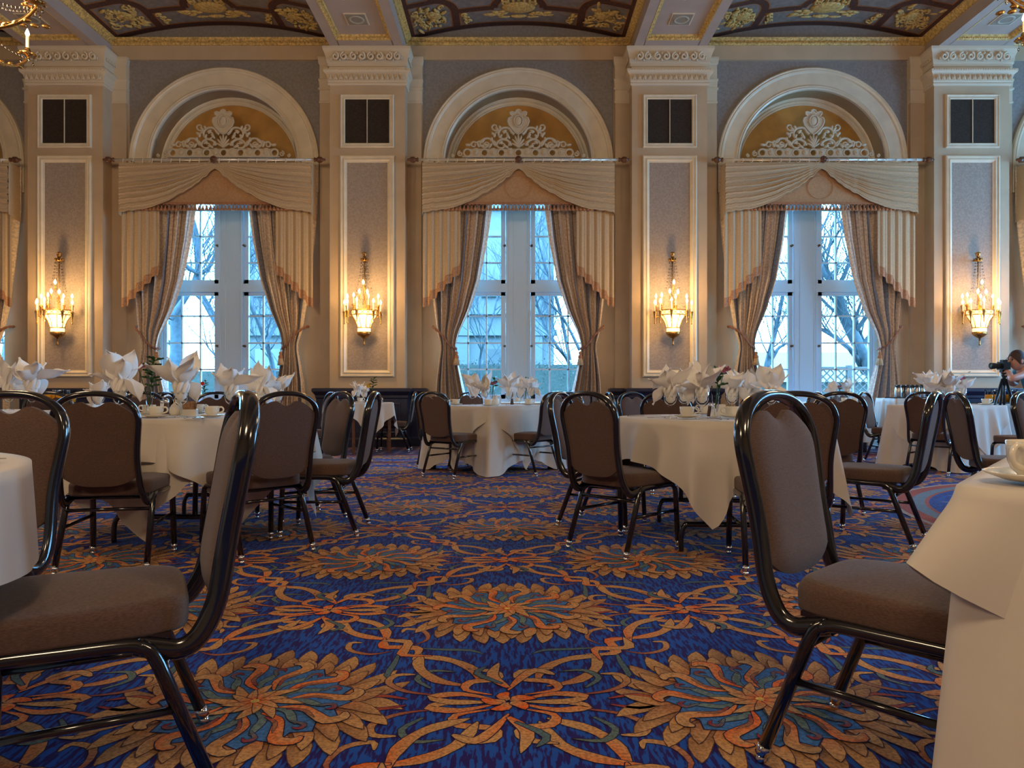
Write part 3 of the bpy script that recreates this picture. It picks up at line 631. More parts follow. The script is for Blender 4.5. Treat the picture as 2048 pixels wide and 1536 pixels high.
# ------------------------------------------------------------------ speaker grilles, ceiling speakers, sconces on the piers
def grille():
    t = link('speaker_grille', None); m = MB(); R = [(-.443, 4.95), (.443, 4.95), (.443, 5.83), (-.443, 5.83)]; D = D_COL
    m.sweep(R, [(0, D), (0, D - .03), (-.015, D - .045), (-.03, D - .03), (-.055, D - .03), (-.065, D - .04), (-.08, D - .02), (-.08, D)], closed=True); m.box(-.006, .006, D - .03, D - .006, 5.02, 5.76); m.obj('frame', 'trim', t)
    for s in (-1, 1):
        m = MB(); m.box(*sorted((s * .005, s * .37)), D - .018, D - .001, 5.02, 5.76); m.obj('cloth_panel', 'grille', t)
    return t
def ceiling_speaker():
    t = link('ceiling_speaker', None); z = Z_SOF + .06; m = MB()
    m.box(-.17, .17, -.17, .17, z - .012, z); m.obj('frame', 'trim', t)
    m = MB(); m.box(-.15, .15, -.15, .15, z - .018, z - .010); m.obj('grille', mat('grey speaker grille', (.28, .25, .20), .7), t)
    m = MB(); m.lathe([(.085, z - .018), (.09, z - .024), (.115, z - .024), (.12, z - .018)], n=28); m.obj('ring', mat('pale speaker ring', (.42, .40, .33), .6), t); return t
def sconce():
    t = link('crystal_sconce', None); yc = 11.50; Z = lambda py: PZ(py, 11.6); rx, ry = .30, .22
    def at(px, py): return ((px - 731) * 11.5 / F_PX, Z(py))
    m = MB()
    z = Z(508); m.lathe([(0, z - .045), (.02, z - .05), (.032, z - .02), (.03, z), (.036, z + .01), (.028, z + .03), (.01, z + .04), (0, z + .04)], (0, yc + .12, 0), 12)
    for i in range(7): m.ball((.034 * math.cos(i * .9), yc + .12 + .034 * math.sin(i * .9), z + .015), .012, 6)
    z = Z(521); m.lathe([(.02, z + .055), (.04, z + .04), (.05, z + .01), (.06, z), (.055, z - .012), (.03, z - .015)], (0, yc + .12, 0), 14)
    for i in range(9): m.ball((.058 * math.cos(i * .7), yc + .12 + .058 * math.sin(i * .7), z + .02), (.012, .012, .022), 6)
    m.tube([(0, yc + .12, z), (0, yc + .12, Z(560)), (0, yc + .1, Z(622))], .010, 8); m.tube([(0, yc + .12, z + .02), (0, D_COL, z + .02)], .010, 6)
    zt, zb = Z(621), Z(630.5)
    for zz in (zt, zb): m.tube([(rx * .72 * math.cos(a), yc + .08 + ry * .72 * math.sin(a), zz) for a in [2 * PI * i / 32 for i in range(32)]], .008, 6, closed=True)
    for i in range(14):
        a = 2 * PI * i / 14; x, y = rx * .72 * math.cos(a), yc + .08 + ry * .72 * math.sin(a); x2, y2 = rx * .72 * math.cos(a + .45), yc + .08 + ry * .72 * math.sin(a + .45)
        m.tube([(x, y, zt), (x2, y2, zb)], .004, 4); m.tube([(x2, y2, zt), (x, y, zb)], .004, 4)
    prof = [(.205, Z(631)), (.185, Z(635)), (.150, Z(641)), (.125, Z(648)), (.110, Z(656))]
    for i in range(9):
        a = 2 * PI * i / 9 + .2; m.tube([(r * 1.03 * math.cos(a), yc + .08 + r * .75 * math.sin(a), z) for r, z in prof], .0065, 5)
    for pz, r in ((656, .112), (665, .112)): m.tube([(r * math.cos(a), yc + .08 + r * .75 * math.sin(a), Z(pz)) for a in [2 * PI * i / 24 for i in range(24)]], .008, 6, closed=True)
    m.lathe([(.115, Z(666)), (.118, Z(668)), (.095, Z(671)), (.05, Z(675)), (.018, Z(677)), (.012, Z(684)), (.014, Z(687)), (.018, Z(690)), (0, Z(692))], (0, yc + .08, 0), 18, sxy=(1, .75))
    m.tube([(0, yc + .1, Z(640)), (0, D_COL, Z(640))], .02, 6)
    m.obj('metalwork', 'brass', t)
    m = MB(); m.lathe([(r * .97, z) for r, z in prof] + [(.106, Z(657)), (.106, Z(665)), (0, Z(666))], (0, yc + .08, 0), 24, sxy=(1, .75)); m.lathe([(.20, zt - .01), (.20, zb + .0)], (0, yc + .08, 0), 24, sxy=(1, .75)); m.obj('glass_bowl', 'glow', t)
    m = MB(); c = yc + .12
    for dx, r0 in ((-.022, .03), (.022, .03)):
        for i in range(22): m.ball((dx * (1 + .1 * math.sin(i)), c - .02, Z(526 + i * 3.9)), (.009, .009, .012), 6)
    for i in range(12):
        a = 2 * PI * i / 12 + .26
        for j in range(16):
            f = j / 15; r = .055 + .15 * f ** 1.4; m.ball((r * math.cos(a), c - .02 + r * .7 * math.sin(a), Z(526 + 94 * f)), (.0055, .0055, .010), 5)
    m.obj('bead_chains', 'crystal', t)
    up = [(697, 594), (709, 591), (738, 593), (759, 594)]; lo = [(693, 607), (701.5, 606), (722, 604), (754, 606), (766, 608)]; cen = [(731, 567, .10), (723, 585, .06), (739, 586, .06)]
    for px, py in up + lo:
        x, z = at(px, py); a = (px - 730) / 38; y = yc + .08 - (ry * math.sqrt(max(0, 1 - min(1, abs(a)) ** 2)) if (px, py) in lo else -.08 * (1 - abs(a)))
        cn = link('candle_arm', None, t, (x, y, z))
        m = MB(); m.lathe([(.0, -.135), (.020, -.135), (.034, -.15), (.022, -.17), (.020, -.21), (.011, -.25), (.007, -.31), (.013, -.335), (.0, -.35)], n=10)
        m.tube([(0, 0, -.21), (-x * .25, (yc + .08 - y) * .3, -.225)], .006, 5); m.obj('holder', 'brass', cn)
        m = MB(); m.lathe([(.010, -.14), (.010, -.02), (0, -.02)], n=8); m.obj('candle', 'candle', cn)
        m = MB(); m.lathe([(0, -.025), (.013, -.012), (.019, .008), (.013, .030), (.004, .050), (0, .056)], n=10); m.obj('bulb', 'bulb', cn)
    for px, py, r in cen:
        x, z = at(px, py); cn = link('candle_arm', None, t, (x, yc + .02, z))
        m = MB(); m.lathe([(0, -.03), (.014, -.014), (.021, .008), (.014, .03), (.004, .05), (0, .056)], n=10); m.obj('bulb', 'bulb', cn)
        m = MB(); m.lathe([(.008, -.03), (.008, -.12), (0, -.12)], n=6); m.tube([(0, 0, -.1), (-x, .06, -.14)], .004, 4); m.obj('holder', 'brass', cn)
    return t
G0, S0, C0 = grille(), sconce(), ceiling_speaker(); remember(None)
ST = ['above the juice glasses', 'above the yellow-flower table', 'behind the pink-flower table', 'beside the photographer']
for k, cx in enumerate(COLS):
    a, b, c = (G0, S0, C0) if k == 0 else (copy_tree(G0), copy_tree(S0), copy_tree(C0))
    a.location = (cx, 0, 0); b.location = (cx + (-.02, -.02, .02, .02)[k], 0, 0); c.location = (cx, 10.93, 0)
    tag(a, 'dark cloth speaker grille high on the column ' + ST[k], 'speaker', 'speaker grilles on the columns')
    tag(b, 'lit crystal and brass candle sconce on the column ' + ST[k], 'wall lamp', 'crystal wall sconces')
    tag(c, 'square grey speaker set in the beam over the column ' + ST[k], 'speaker', 'ceiling speakers')
    m = MB(); m.lathe([(0, Z_SOF + .052), (.05, Z_SOF + .052), (.055, Z_SOF + .06)], (cx - .08, 10.35, 0), 16)
    tag(m.obj('sprinkler_cover', 'trim'), 'round sprinkler cover in the beam over the column ' + ST[k], 'sprinkler', 'sprinkler covers')
    lamp('sconce_light', 'POINT', (cx, 11.25, 2.50), 21, (1, .60, .24), .10); lamp('sconce_light', 'POINT', (cx, 11.33, 2.02), 7, (1, .60, .24), .07)
# ------------------------------------------------------------------ chandeliers
def chandelier(loc, ph, label):
    t = thing('chandelier', label, 'chandelier', loc, ph, 'brass and crystal chandeliers'); n = 10
    m = MB(); m.lathe([(0, -.25), (.03, -.22), (.05, -.15), (.02, -.08), (.12, 0), (.16, .06), (.10, .14), (.04, .2), (.03, .5), (.07, .56), (.10, .62), (.05, .7), (.025, .8), (.025, 2.6), (.09, 2.63), (.09, 2.66)], n=20); m.obj('column', 'brass', t)
    for i in range(n):
        a = 2 * PI * i / n; ar = link('candle_arm', None, t, (0, 0, 0), a); hi = i % 2
        R, zt = (.98, .0) if not hi else (.80, .22)
        m = MB(); Q = cat([(.06, 0, .15), (.25, 0, -.05 + zt * .5), (.55, 0, -.20 + zt), (.85 * R, 0, -.16 + zt), (R, 0, -.04 + zt), (R, 0, .0 + zt)], 7); m.tube(Q, .014, 8)
        Q = cat([(.30, 0, .02 + zt * .5), (.42, 0, .12 + zt), (.52, 0, .05 + zt), (.46, 0, -.03 + zt), (.42, 0, .03 + zt)], 6); m.tube(Q, .009, 6)
        for j in range(5): m.ball((.55 + .09 * j, 0, -.215 + zt + .02 * j), (.04, .018, .022), 8)
        m.lathe([(.0, -.01), (.055, .0), (.075, .022), (.06, .026), (.025, .02), (.028, .06), (.022, .075), (0, .075)], (R, 0, zt), 12)
        for j in range(8): m.ball((R + .068 * math.cos(j * PI / 4), .068 * math.sin(j * PI / 4), zt + .012), (.02, .02, .012), 6)
        m.obj('metalwork', 'brass', ar)
        m = MB(); m.lathe([(.014, .07), (.014, .19), (0, .19)], (R, 0, zt), 10); m.obj('candle', 'candle', ar)
        m = MB(); m.lathe([(0, .185), (.013, .195), (.020, .215), (.013, .24), (.004, .262), (0, .268)], (R, 0, zt), 10); m.obj('bulb', 'bulb', ar)
        m = MB()
        for j in range(3):
            b = j * 2 * PI / 3; m.tube([(R + .06 * math.cos(b), .06 * math.sin(b), zt), (R + .06 * math.cos(b), .06 * math.sin(b), zt - .05)], .002, 4); m.ball((R + .06 * math.cos(b), .06 * math.sin(b), zt - .06), (.011, .011, .018), 6)
        for j in range(26):                                  # bead swag to the column
            f = j / 25; m.ball((R - (R - .12) * f, .02, zt - .02 + (.66 - zt) * f - .22 * math.sin(PI * f)), .012, 6)
        m.obj('crystal_chain', 'crystal', ar)
    return t
chandelier((-5.02, 6.0, 4.20), .02, 'brass and crystal chandelier hanging by the juice-glass column')
chandelier((5.22, 6.0, 4.36), .52, 'brass and crystal chandelier hanging by the column with the photographer')
# ------------------------------------------------------------------ patterned carpet (one floor mesh: ground weave + tufted motifs)
def carpet_materials():
    a = bpy.data.materials.new('carpet mottled blue ground'); a.use_nodes = True; N = a.node_tree.nodes; K = a.node_tree.links; b = N['Principled BSDF']
    b.inputs['Roughness'].default_value = .95; b.inputs['Specular IOR Level'].default_value = .15; b.inputs['Sheen Weight'].default_value = .05; b.inputs['Sheen Roughness'].default_value = .4
    t = N.new('ShaderNodeTexCoord'); mp = N.new('ShaderNodeMapping'); mp.inputs['Scale'].default_value = (78, 15, 1); mp.inputs['Rotation'].default_value = (0, 0, .25); K.new(t.outputs['Object'], mp.inputs[0])
    n = N.new('ShaderNodeTexNoise'); n.inputs['Scale'].default_value = 1; n.inputs['Detail'].default_value = 3; K.new(mp.outputs[0], n.inputs[0])
    r = N.new('ShaderNodeValToRGB'); K.new(n.outputs[0], r.inputs[0]); e = r.color_ramp.elements
    e[0].position = .47; e[0].color = (.022, .010, .12, 1); e[1].position = .53; e[1].color = (.014, .080, .40, 1); K.new(r.outputs[0], b.inputs['Base Color'])
    c = bpy.data.materials.new('carpet tufted motif'); c.use_nodes = True; N = c.node_tree.nodes; K = c.node_tree.links; b = N['Principled BSDF']
    b.inputs['Roughness'].default_value = .95; b.inputs['Specular IOR Level'].default_value = .15; b.inputs['Sheen Weight'].default_value = .05; b.inputs['Sheen Roughness'].default_value = .4
    at = N.new('ShaderNodeAttribute'); at.attribute_name = 'Col'; t = N.new('ShaderNodeTexCoord')
    n = N.new('ShaderNodeTexNoise'); n.inputs['Scale'].default_value = 110; n.inputs['Detail'].default_value = 2; K.new(t.outputs['Object'], n.inputs[0])
    r = N.new('ShaderNodeValToRGB'); K.new(n.outputs[0], r.inputs[0]); e = r.color_ramp.elements; e[0].position = .36; e[0].color = (.70, .65, .62, 1); e[1].position = .62; e[1].color = (1.2, 1.15, 1.1, 1)
    mx = N.new('ShaderNodeMix'); mx.data_type = 'RGBA'; mx.blend_type = 'MULTIPLY'; mx.inputs[0].default_value = 1
    K.new(at.outputs['Color'], mx.inputs[6]); K.new(r.outputs[0], mx.inputs[7]); K.new(mx.outputs[2], b.inputs['Base Color'])
    return a, c
TAN, TAN2, ORG, RED, TEAL, BLU, DRK, YEL, RST = (.54, .30, .115), (.30, .14, .06), (.74, .13, .012), (.26, .025, .035), (.09, .15, .17), (.05, .16, .42), (.022, .012, .045), (.75, .52, .12), (.45, .10, .03)
class Tile:
    def __init__(s): s.v = []; s.f = []; s.c = []; s.k = 0
    def stroke(s, pts, w0, prof, ca, cb, seg=9, out=.0035, cc=None, edge=DRK):
        """tapered brush stroke: ca along the root, cb at the tip, cc on the shaded side"""
        P = cat([(x, y, 0) for x, y in pts], max(2, round(seg / (len(pts) - 1)))); n = len(P); s.k += 1; lay = .0006 + s.k * .00005
        for k, (grow, z) in enumerate(((out, lay), (0, lay + .000025))):
            b = len(s.v)
            for i, p in enumerate(P):
                a = P[max(0, i - 1)]; c = P[min(n - 1, i + 1)]; d = c - a; L_ = math.hypot(d.x, d.y) or 1; nx, ny = -d.y / L_, d.x / L_
                t = i / (n - 1); ww = w0 * interp(prof, t) / 2 + grow
                ex = (-grow if i == 0 else grow if i == n - 1 else 0); q = (p.x + d.x / L_ * ex, p.y + d.y / L_ * ex)
                s.v += [(q[0] + nx * ww, q[1] + ny * ww, z), (q[0] - nx * ww, q[1] - ny * ww, z)]
                if k == 0: s.c += [edge, edge]
                else:
                    f = min(1, t * 1.35); m = [ca[j] + (cb[j] - ca[j]) * f for j in range(3)]; c2 = m if cc is None else [m[j] * .3 + cc[j] * .7 for j in range(3)]
                    s.c += [m, c2]
            s.f += [(b + 2 * i, b + 2 * i + 1, b + 2 * i + 3, b + 2 * i + 2) for i in range(n - 1)]
    def disc(s, c, r, col, z, n=26, wob=0):
        s.k += 1; z = .0006 + s.k * .00005
        b = len(s.v); s.v.append((c[0], c[1], z)); s.c.append(col)
        for i in range(n):
            a = 2 * PI * i / n; rr = r * (1 + wob * math.cos(a * n / 2)); s.v.append((c[0] + rr * math.cos(a), c[1] + rr * math.sin(a), z)); s.c.append(col)
        s.f += [(b, b + 1 + i, b + 1 + (i + 1) % n, b + 1 + (i + 1) % n) for i in range(n)]
PET = [(0, .35), (.3, .85), (.58, 1), (.8, .60), (1, .02)]; CUR = [(0, .15), (.3, .75), (.6, 1), (.85, .8), (1, .25)]; RIB = [(0, .12), (.18, .55), (.35, 1), (.6, .75), (.8, 1), (1, .12)]; BRN = (.085, .035, .03)
def medallion(T, cx, cy_, seed):
    rn = random.Random(seed); T.k = 0
    def pol(r, a): return (cx + r * math.cos(a), cy_ + r * math.sin(a))
    n = 27
    for lyr, (r0, r1, wd) in enumerate(((.25, .42, .066), (.22, .352, .052))):
        for i in range(n):                                 # feathery ring, long tips to the sides
            a = 2 * PI * (i + .5 * lyr) / n; c = math.cos(a); lng = r1 + .035 * abs(c) ** 3 + rn.uniform(-.018, .012); tw = .10 * (1 if c * math.sin(a) > 0 else -1) * min(1, 3 * abs(c))
            T.stroke([pol(r0, a - tw * .6), pol((r0 + lng) / 2, a - tw * .25), pol(lng, a + tw)], wd, PET, (.15, .05, .025) if lyr == 0 else (.42, .09, .018), TAN, 6, .0028, TAN2 if (i + lyr) % 2 else None, BRN)
    T.disc((cx, cy_), .268, DRK, 0, 36, .07); T.disc((cx, cy_), .262, BLU, 0, 36, .07)
    for i in range(11):                                    # curling inner leaves
        a = 2 * PI * i / 11 + .12; h = 1
        T.stroke([pol(.07, a + h * .42), pol(.13, a + h * .52), pol(.18, a + h * .36), pol(.215, a + h * .30)], .026, PET, TEAL, (.15, .22, .20), 9, .0025)
        T.stroke([pol(.09, a), pol(.15, a + h * .20), pol(.21, a + h * .06), pol(.268, a - h * .02), pol(.300, a + h * .10), pol(.290, a + h * .20)], .040, CUR, ORG, TAN, 14, .003, ORG if i % 2 else TAN)
        T.stroke([pol(.12, a + h * .02), pol(.17, a + h * .10), pol(.225, a - h * .02)], .014, PET, RED, TAN2, 6, .0015)
        T.stroke([pol(.19, a + h * .30), pol(.235, a + h * .36), pol(.245, a + h * .26), pol(.225, a + h * .22)], .016, PET, TEAL, RED, 8, .002)
    for lyr, (r0, wd) in enumerate(((.118, .036), (.075, .028))):
        for i in range(8):
            a = 2 * PI * (i + .5 * lyr) / 8; T.stroke([pol(.012, a), pol(r0 * .5, a + .15), pol(r0 * (1 + .25 * abs(math.cos(a))), a - .1)], wd, PET, ORG, TAN, 6, .0028, None, BRN)
    T.disc((cx, cy_), .013, YEL, 0, 10)
def bow(T, cx, cy_):
    T.k = 0
    def S(pts, w_, pr, a, b, sg=9, cc=None, out=.003): T.stroke([(cx + x, cy_ + y) for x, y in pts], w_, pr, a, b, sg, out, cc)
    for sx in (-1, 1):
        for sy in (-1, 1):
            k = 1 if sx * sy > 0 else .86
            S([(sx * .24, sy * .10), (sx * .29, sy * .17), (sx * .25, sy * .235), (sx * .17, sy * .225)], .022, PET, TEAL, (.13, .18, .15), 8)
            S([(sx * .20, sy * .045), (sx * .31, sy * .075), (sx * .375, sy * .14), (sx * .36, sy * .20), (sx * .30, sy * .205)], .024, CUR, RED, TAN, 11, None)
            S([(sx * .05, sy * .05), (sx * .15 * k, sy * .085), (sx * .135 * k, sy * .145), (sx * .04 * k, sy * .165), (sx * .045, sy * .225), (sx * .15 * k, sy * .25)], .034, RIB, ORG, TAN, 15, TAN)
            S([(sx * .03, sy * .01), (sx * .14, sy * .055), (sx * .23, sy * .035), (sx * .17, sy * .0), (sx * .05, sy * .0)], .036, RIB, ORG, TAN, 12, TAN)
            S([(sx * .30, sy * .02), (sx * .38, sy * .045), (sx * .45, sy * .02)], .018, PET, RED, RST, 6)
    for sy in (-1, 1):
        S([(0, sy * .08), (.04 * sy, sy * .17), (.09 * sy, sy * .235), (.15 * sy, sy * .20)], .036, CUR, ORG, TAN, 9, TAN); S([(0, sy * .10), (-.05 * sy, sy * .19), (-.03 * sy, sy * .30)], .040, PET, ORG, TAN, 7, TAN)
        S([(-.02 * sy, sy * .13), (-.10 * sy, sy * .21), (-.07 * sy, sy * .27)], .024, PET, TEAL, TEAL, 6)
    for i in range(5):
        a = 2 * PI * i / 5 + .3; S([(.01 * math.cos(a), .01 * math.sin(a)), (.045 * math.cos(a + .4), .04 * math.sin(a + .4)), (.085 * math.cos(a), .065 * math.sin(a))], .040, PET, TAN, ORG, 6)
HX, HY = .745, .8875
def ribbon(T, a, b):
    """two ribbons twisting round each other between neighbouring bows"""
    T.k = 0; d = (b[0] - a[0], b[1] - a[1]); L_ = math.hypot(*d); u = (d[0] / L_, d[1] / L_); n = (-u[1], u[0])
    def q(t, o): return (a[0] + d[0] * t + n[0] * o, a[1] + d[1] * t + n[1] * o)
    for s in (-1, 1):
        T.stroke([q(.46, s * .05), q(.41, s * .10), q(.35, s * .17), q(.30, s * .18)], .022, PET, TEAL, TEAL, 7, .0025)
        T.stroke([q(.50, s * .05), q(.52, s * .12), q(.59, s * .155), q(.645, s * .12), q(.625, s * .085)], .022, CUR, RED, TAN, 11, .0025)
        T.stroke([q(.14, s * .02), q(.23, s * .07), q(.34, s * .055), q(.43, -s * .02)], .042, RIB, RST, TAN, 11, .003, TAN)
        T.stroke([q(.57, -s * .03), q(.66, s * .04), q(.76, s * .06), q(.87, s * .015)], .042, RIB, ORG, TAN, 11, .003, TAN)
    T.stroke([q(.40, .035), q(.46, -.035), q(.51, 0), q(.55, .045), q(.61, .0)], .044, RIB, TAN, ORG, 13, .003, TAN)
    T.stroke([q(.39, -.035), q(.45, .035), q(.49, 0), q(.54, -.045), q(.60, .02)], .040, RIB, ORG, TAN, 13, .003, TAN)
def carpet():
    T = Tile(); medallion(T, 0, 0, 1); medallion(T, HX, HY, 2); bow(T, HX, 0); bow(T, 0, HY)
    for cx, cy_ in ((0, 0), (HX, HY)):
        ribbon(T, (cx + HX, cy_), (cx, cy_ + HY)); ribbon(T, (cx - HX, cy_), (cx, cy_ + HY))
    v = np.array(T.v, dtype=np.float32); c = np.array(T.c, dtype=np.float32); f = np.array(T.f, dtype=np.int32)
    vs, cs, fs = [], [], []; base = 0; th = math.radians(.57); R = np.array([[math.cos(th), -math.sin(th)], [math.sin(th), math.cos(th)]], dtype=np.float32)
    X0, Y0 = -.735, 2.095                                   # centre of one big medallion
    for j in range(-2, 6):
        for i in range(-8, 9):
            ox, oy = i * 2 * HX, j * 2 * HY; p = v.copy(); p[:, 0] += ox + X0; p[:, 1] += oy + Y0
            cx0, cy0 = ox + X0, oy + Y0
            if abs(cx0) > .80 * max(cy0, 0) + 3.2 or cy0 < -.9: continue
            p[:, :2] = p[:, :2] @ R.T
            vs.append(p); cs.append(c); fs.append(f + base); base += len(v)
    v = np.vstack(vs); c = np.vstack(cs); f = np.vstack(fs)
    keep = (v[f, 1].max(axis=1) < 10.25) & (v[f, 1].min(axis=1) > -.6); keep &= ((v[f, 0].mean(axis=1) - 5.3) ** 2 + (v[f, 1].mean(axis=1) - 4.8) ** 2) > 2.38 ** 2; f = f[keep]
    ev, ef, em, ec = [], [], [], []                        # ground, borders, compass inlay
    def quad(x0, x1, y0, y1, z, mi, col=(1, 1, 1)): b = len(ev); ev.extend([(x0, y0, z), (x1, y0, z), (x1, y1, z), (x0, y1, z)]); ef.append((b, b + 1, b + 2, b + 3)); em.append(mi); ec.extend([col] * 4)
    quad(XL, XR, YB, D_WALL + .35, 0, 0)
    CR = (.16, .018, .035); LT = (.36, .38, .44)
    quad(XL, XR, 10.28, D_WALL + .3, .0052, 1, (.022, .022, .075))
    quad(XL, XR, 10.25, 10.36, .0056, 1, CR); quad(XL, XR, 9.18, 9.24, .0056, 1, CR)
    for i in range(int((XR - XL) / .22)):
        x = XL + i * .22
        for j in range(8):
            y = 10.48 + j * .21; ev.extend([(x, y - .1, .006), (x + .1, y, .006), (x, y + .1, .006), (x - .1, y, .006)]); b = len(ev) - 4; ef.append((b, b + 1, b + 2, b + 3)); em.append(1); ec.extend([CR if (i + j) % 2 else (.10, .085, .16)] * 4)
            ev.extend([(x, y - .045, .0064), (x + .045, y, .0064), (x, y + .045, .0064), (x - .045, y, .0064)]); b = len(ev) - 4; ef.append((b, b + 1, b + 2, b + 3)); em.append(1); ec.extend([(.30, .24, .20)] * 4)
    def ring(r0, r1, z, col, mi=1, n=120):
        for i in range(n):
            a, a2 = 2 * PI * i / n, 2 * PI * (i + 1) / n; b = len(ev)
            ev.extend([(5.3 + r * math.cos(q), 4.8 + r * math.sin(q), z) for r, q in ((r0, a), (r1, a), (r1, a2), (r0, a2))]); ef.append((b, b + 1, b + 2, b + 3)); em.append(mi); ec.extend([col] * 4)
    ring(0.0, 2.42, .0050, (1, 1, 1), 0); ring(2.38, 2.42, .0056, (.42, .36, .34)); ring(2.27, 2.38, .0056, (.36, .075, .04)); ring(2.17, 2.27, .0056, (.17, .23, .30)); ring(2.14, 2.17, .0056, (.36, .075, .04))
    for i in range(28):                                     # star points of the compass
        a = 2 * PI * (i + .5) / 28; h = .085
        for r_, hw, z, col in ((2.08, h, .0056, (.50, .50, .52)), (2.00, h * .72, .0060, (.02, .03, .09)), (1.86, h * .42, .0064, (.40, .36, .34))):
            b = len(ev); ev.extend([(5.3 + r_ * math.cos(a), 4.8 + r_ * math.sin(a), z), (5.3 + 1.2 * math.cos(a + hw * 1.25), 4.8 + 1.2 * math.sin(a + hw * 1.25), z), (5.3 + 1.2 * math.cos(a - hw * 1.25), 4.8 + 1.2 * math.sin(a - hw * 1.25), z)])
            ef.append((b, b + 1, b + 2, b + 2)); em.append(1); ec.extend([col] * 3)
    ring(0, 1.22, .0070, (.17, .23, .30))
    n0 = len(v); V = np.vstack([v, np.array(ev, dtype=np.float32)]); Cc = np.vstack([c, np.array(ec, dtype=np.float32)]); F_ = np.vstack([f, np.array([list(q) for q in ef], dtype=np.int32) + n0])
    mi = np.concatenate([np.ones(len(f), dtype=np.int32), np.array(em, dtype=np.int32)])
    faces = [tuple(q) if q[2] != q[3] else (q[0], q[1], q[2]) for q in F_.tolist()]
    me = bpy.data.meshes.new('floor'); me.from_pydata(V.tolist(), [], faces)
    for m in carpet_materials(): me.materials.append(m)
    me.polygons.foreach_set('material_index', mi)
    ca = me.color_attributes.new('Col', 'FLOAT_COLOR', 'POINT'); ca.data.foreach_set('color', np.hstack([Cc, np.ones((len(Cc), 1), dtype=np.float32)]).ravel())
    me.update(); return struct(link('floor', me))
carpet()
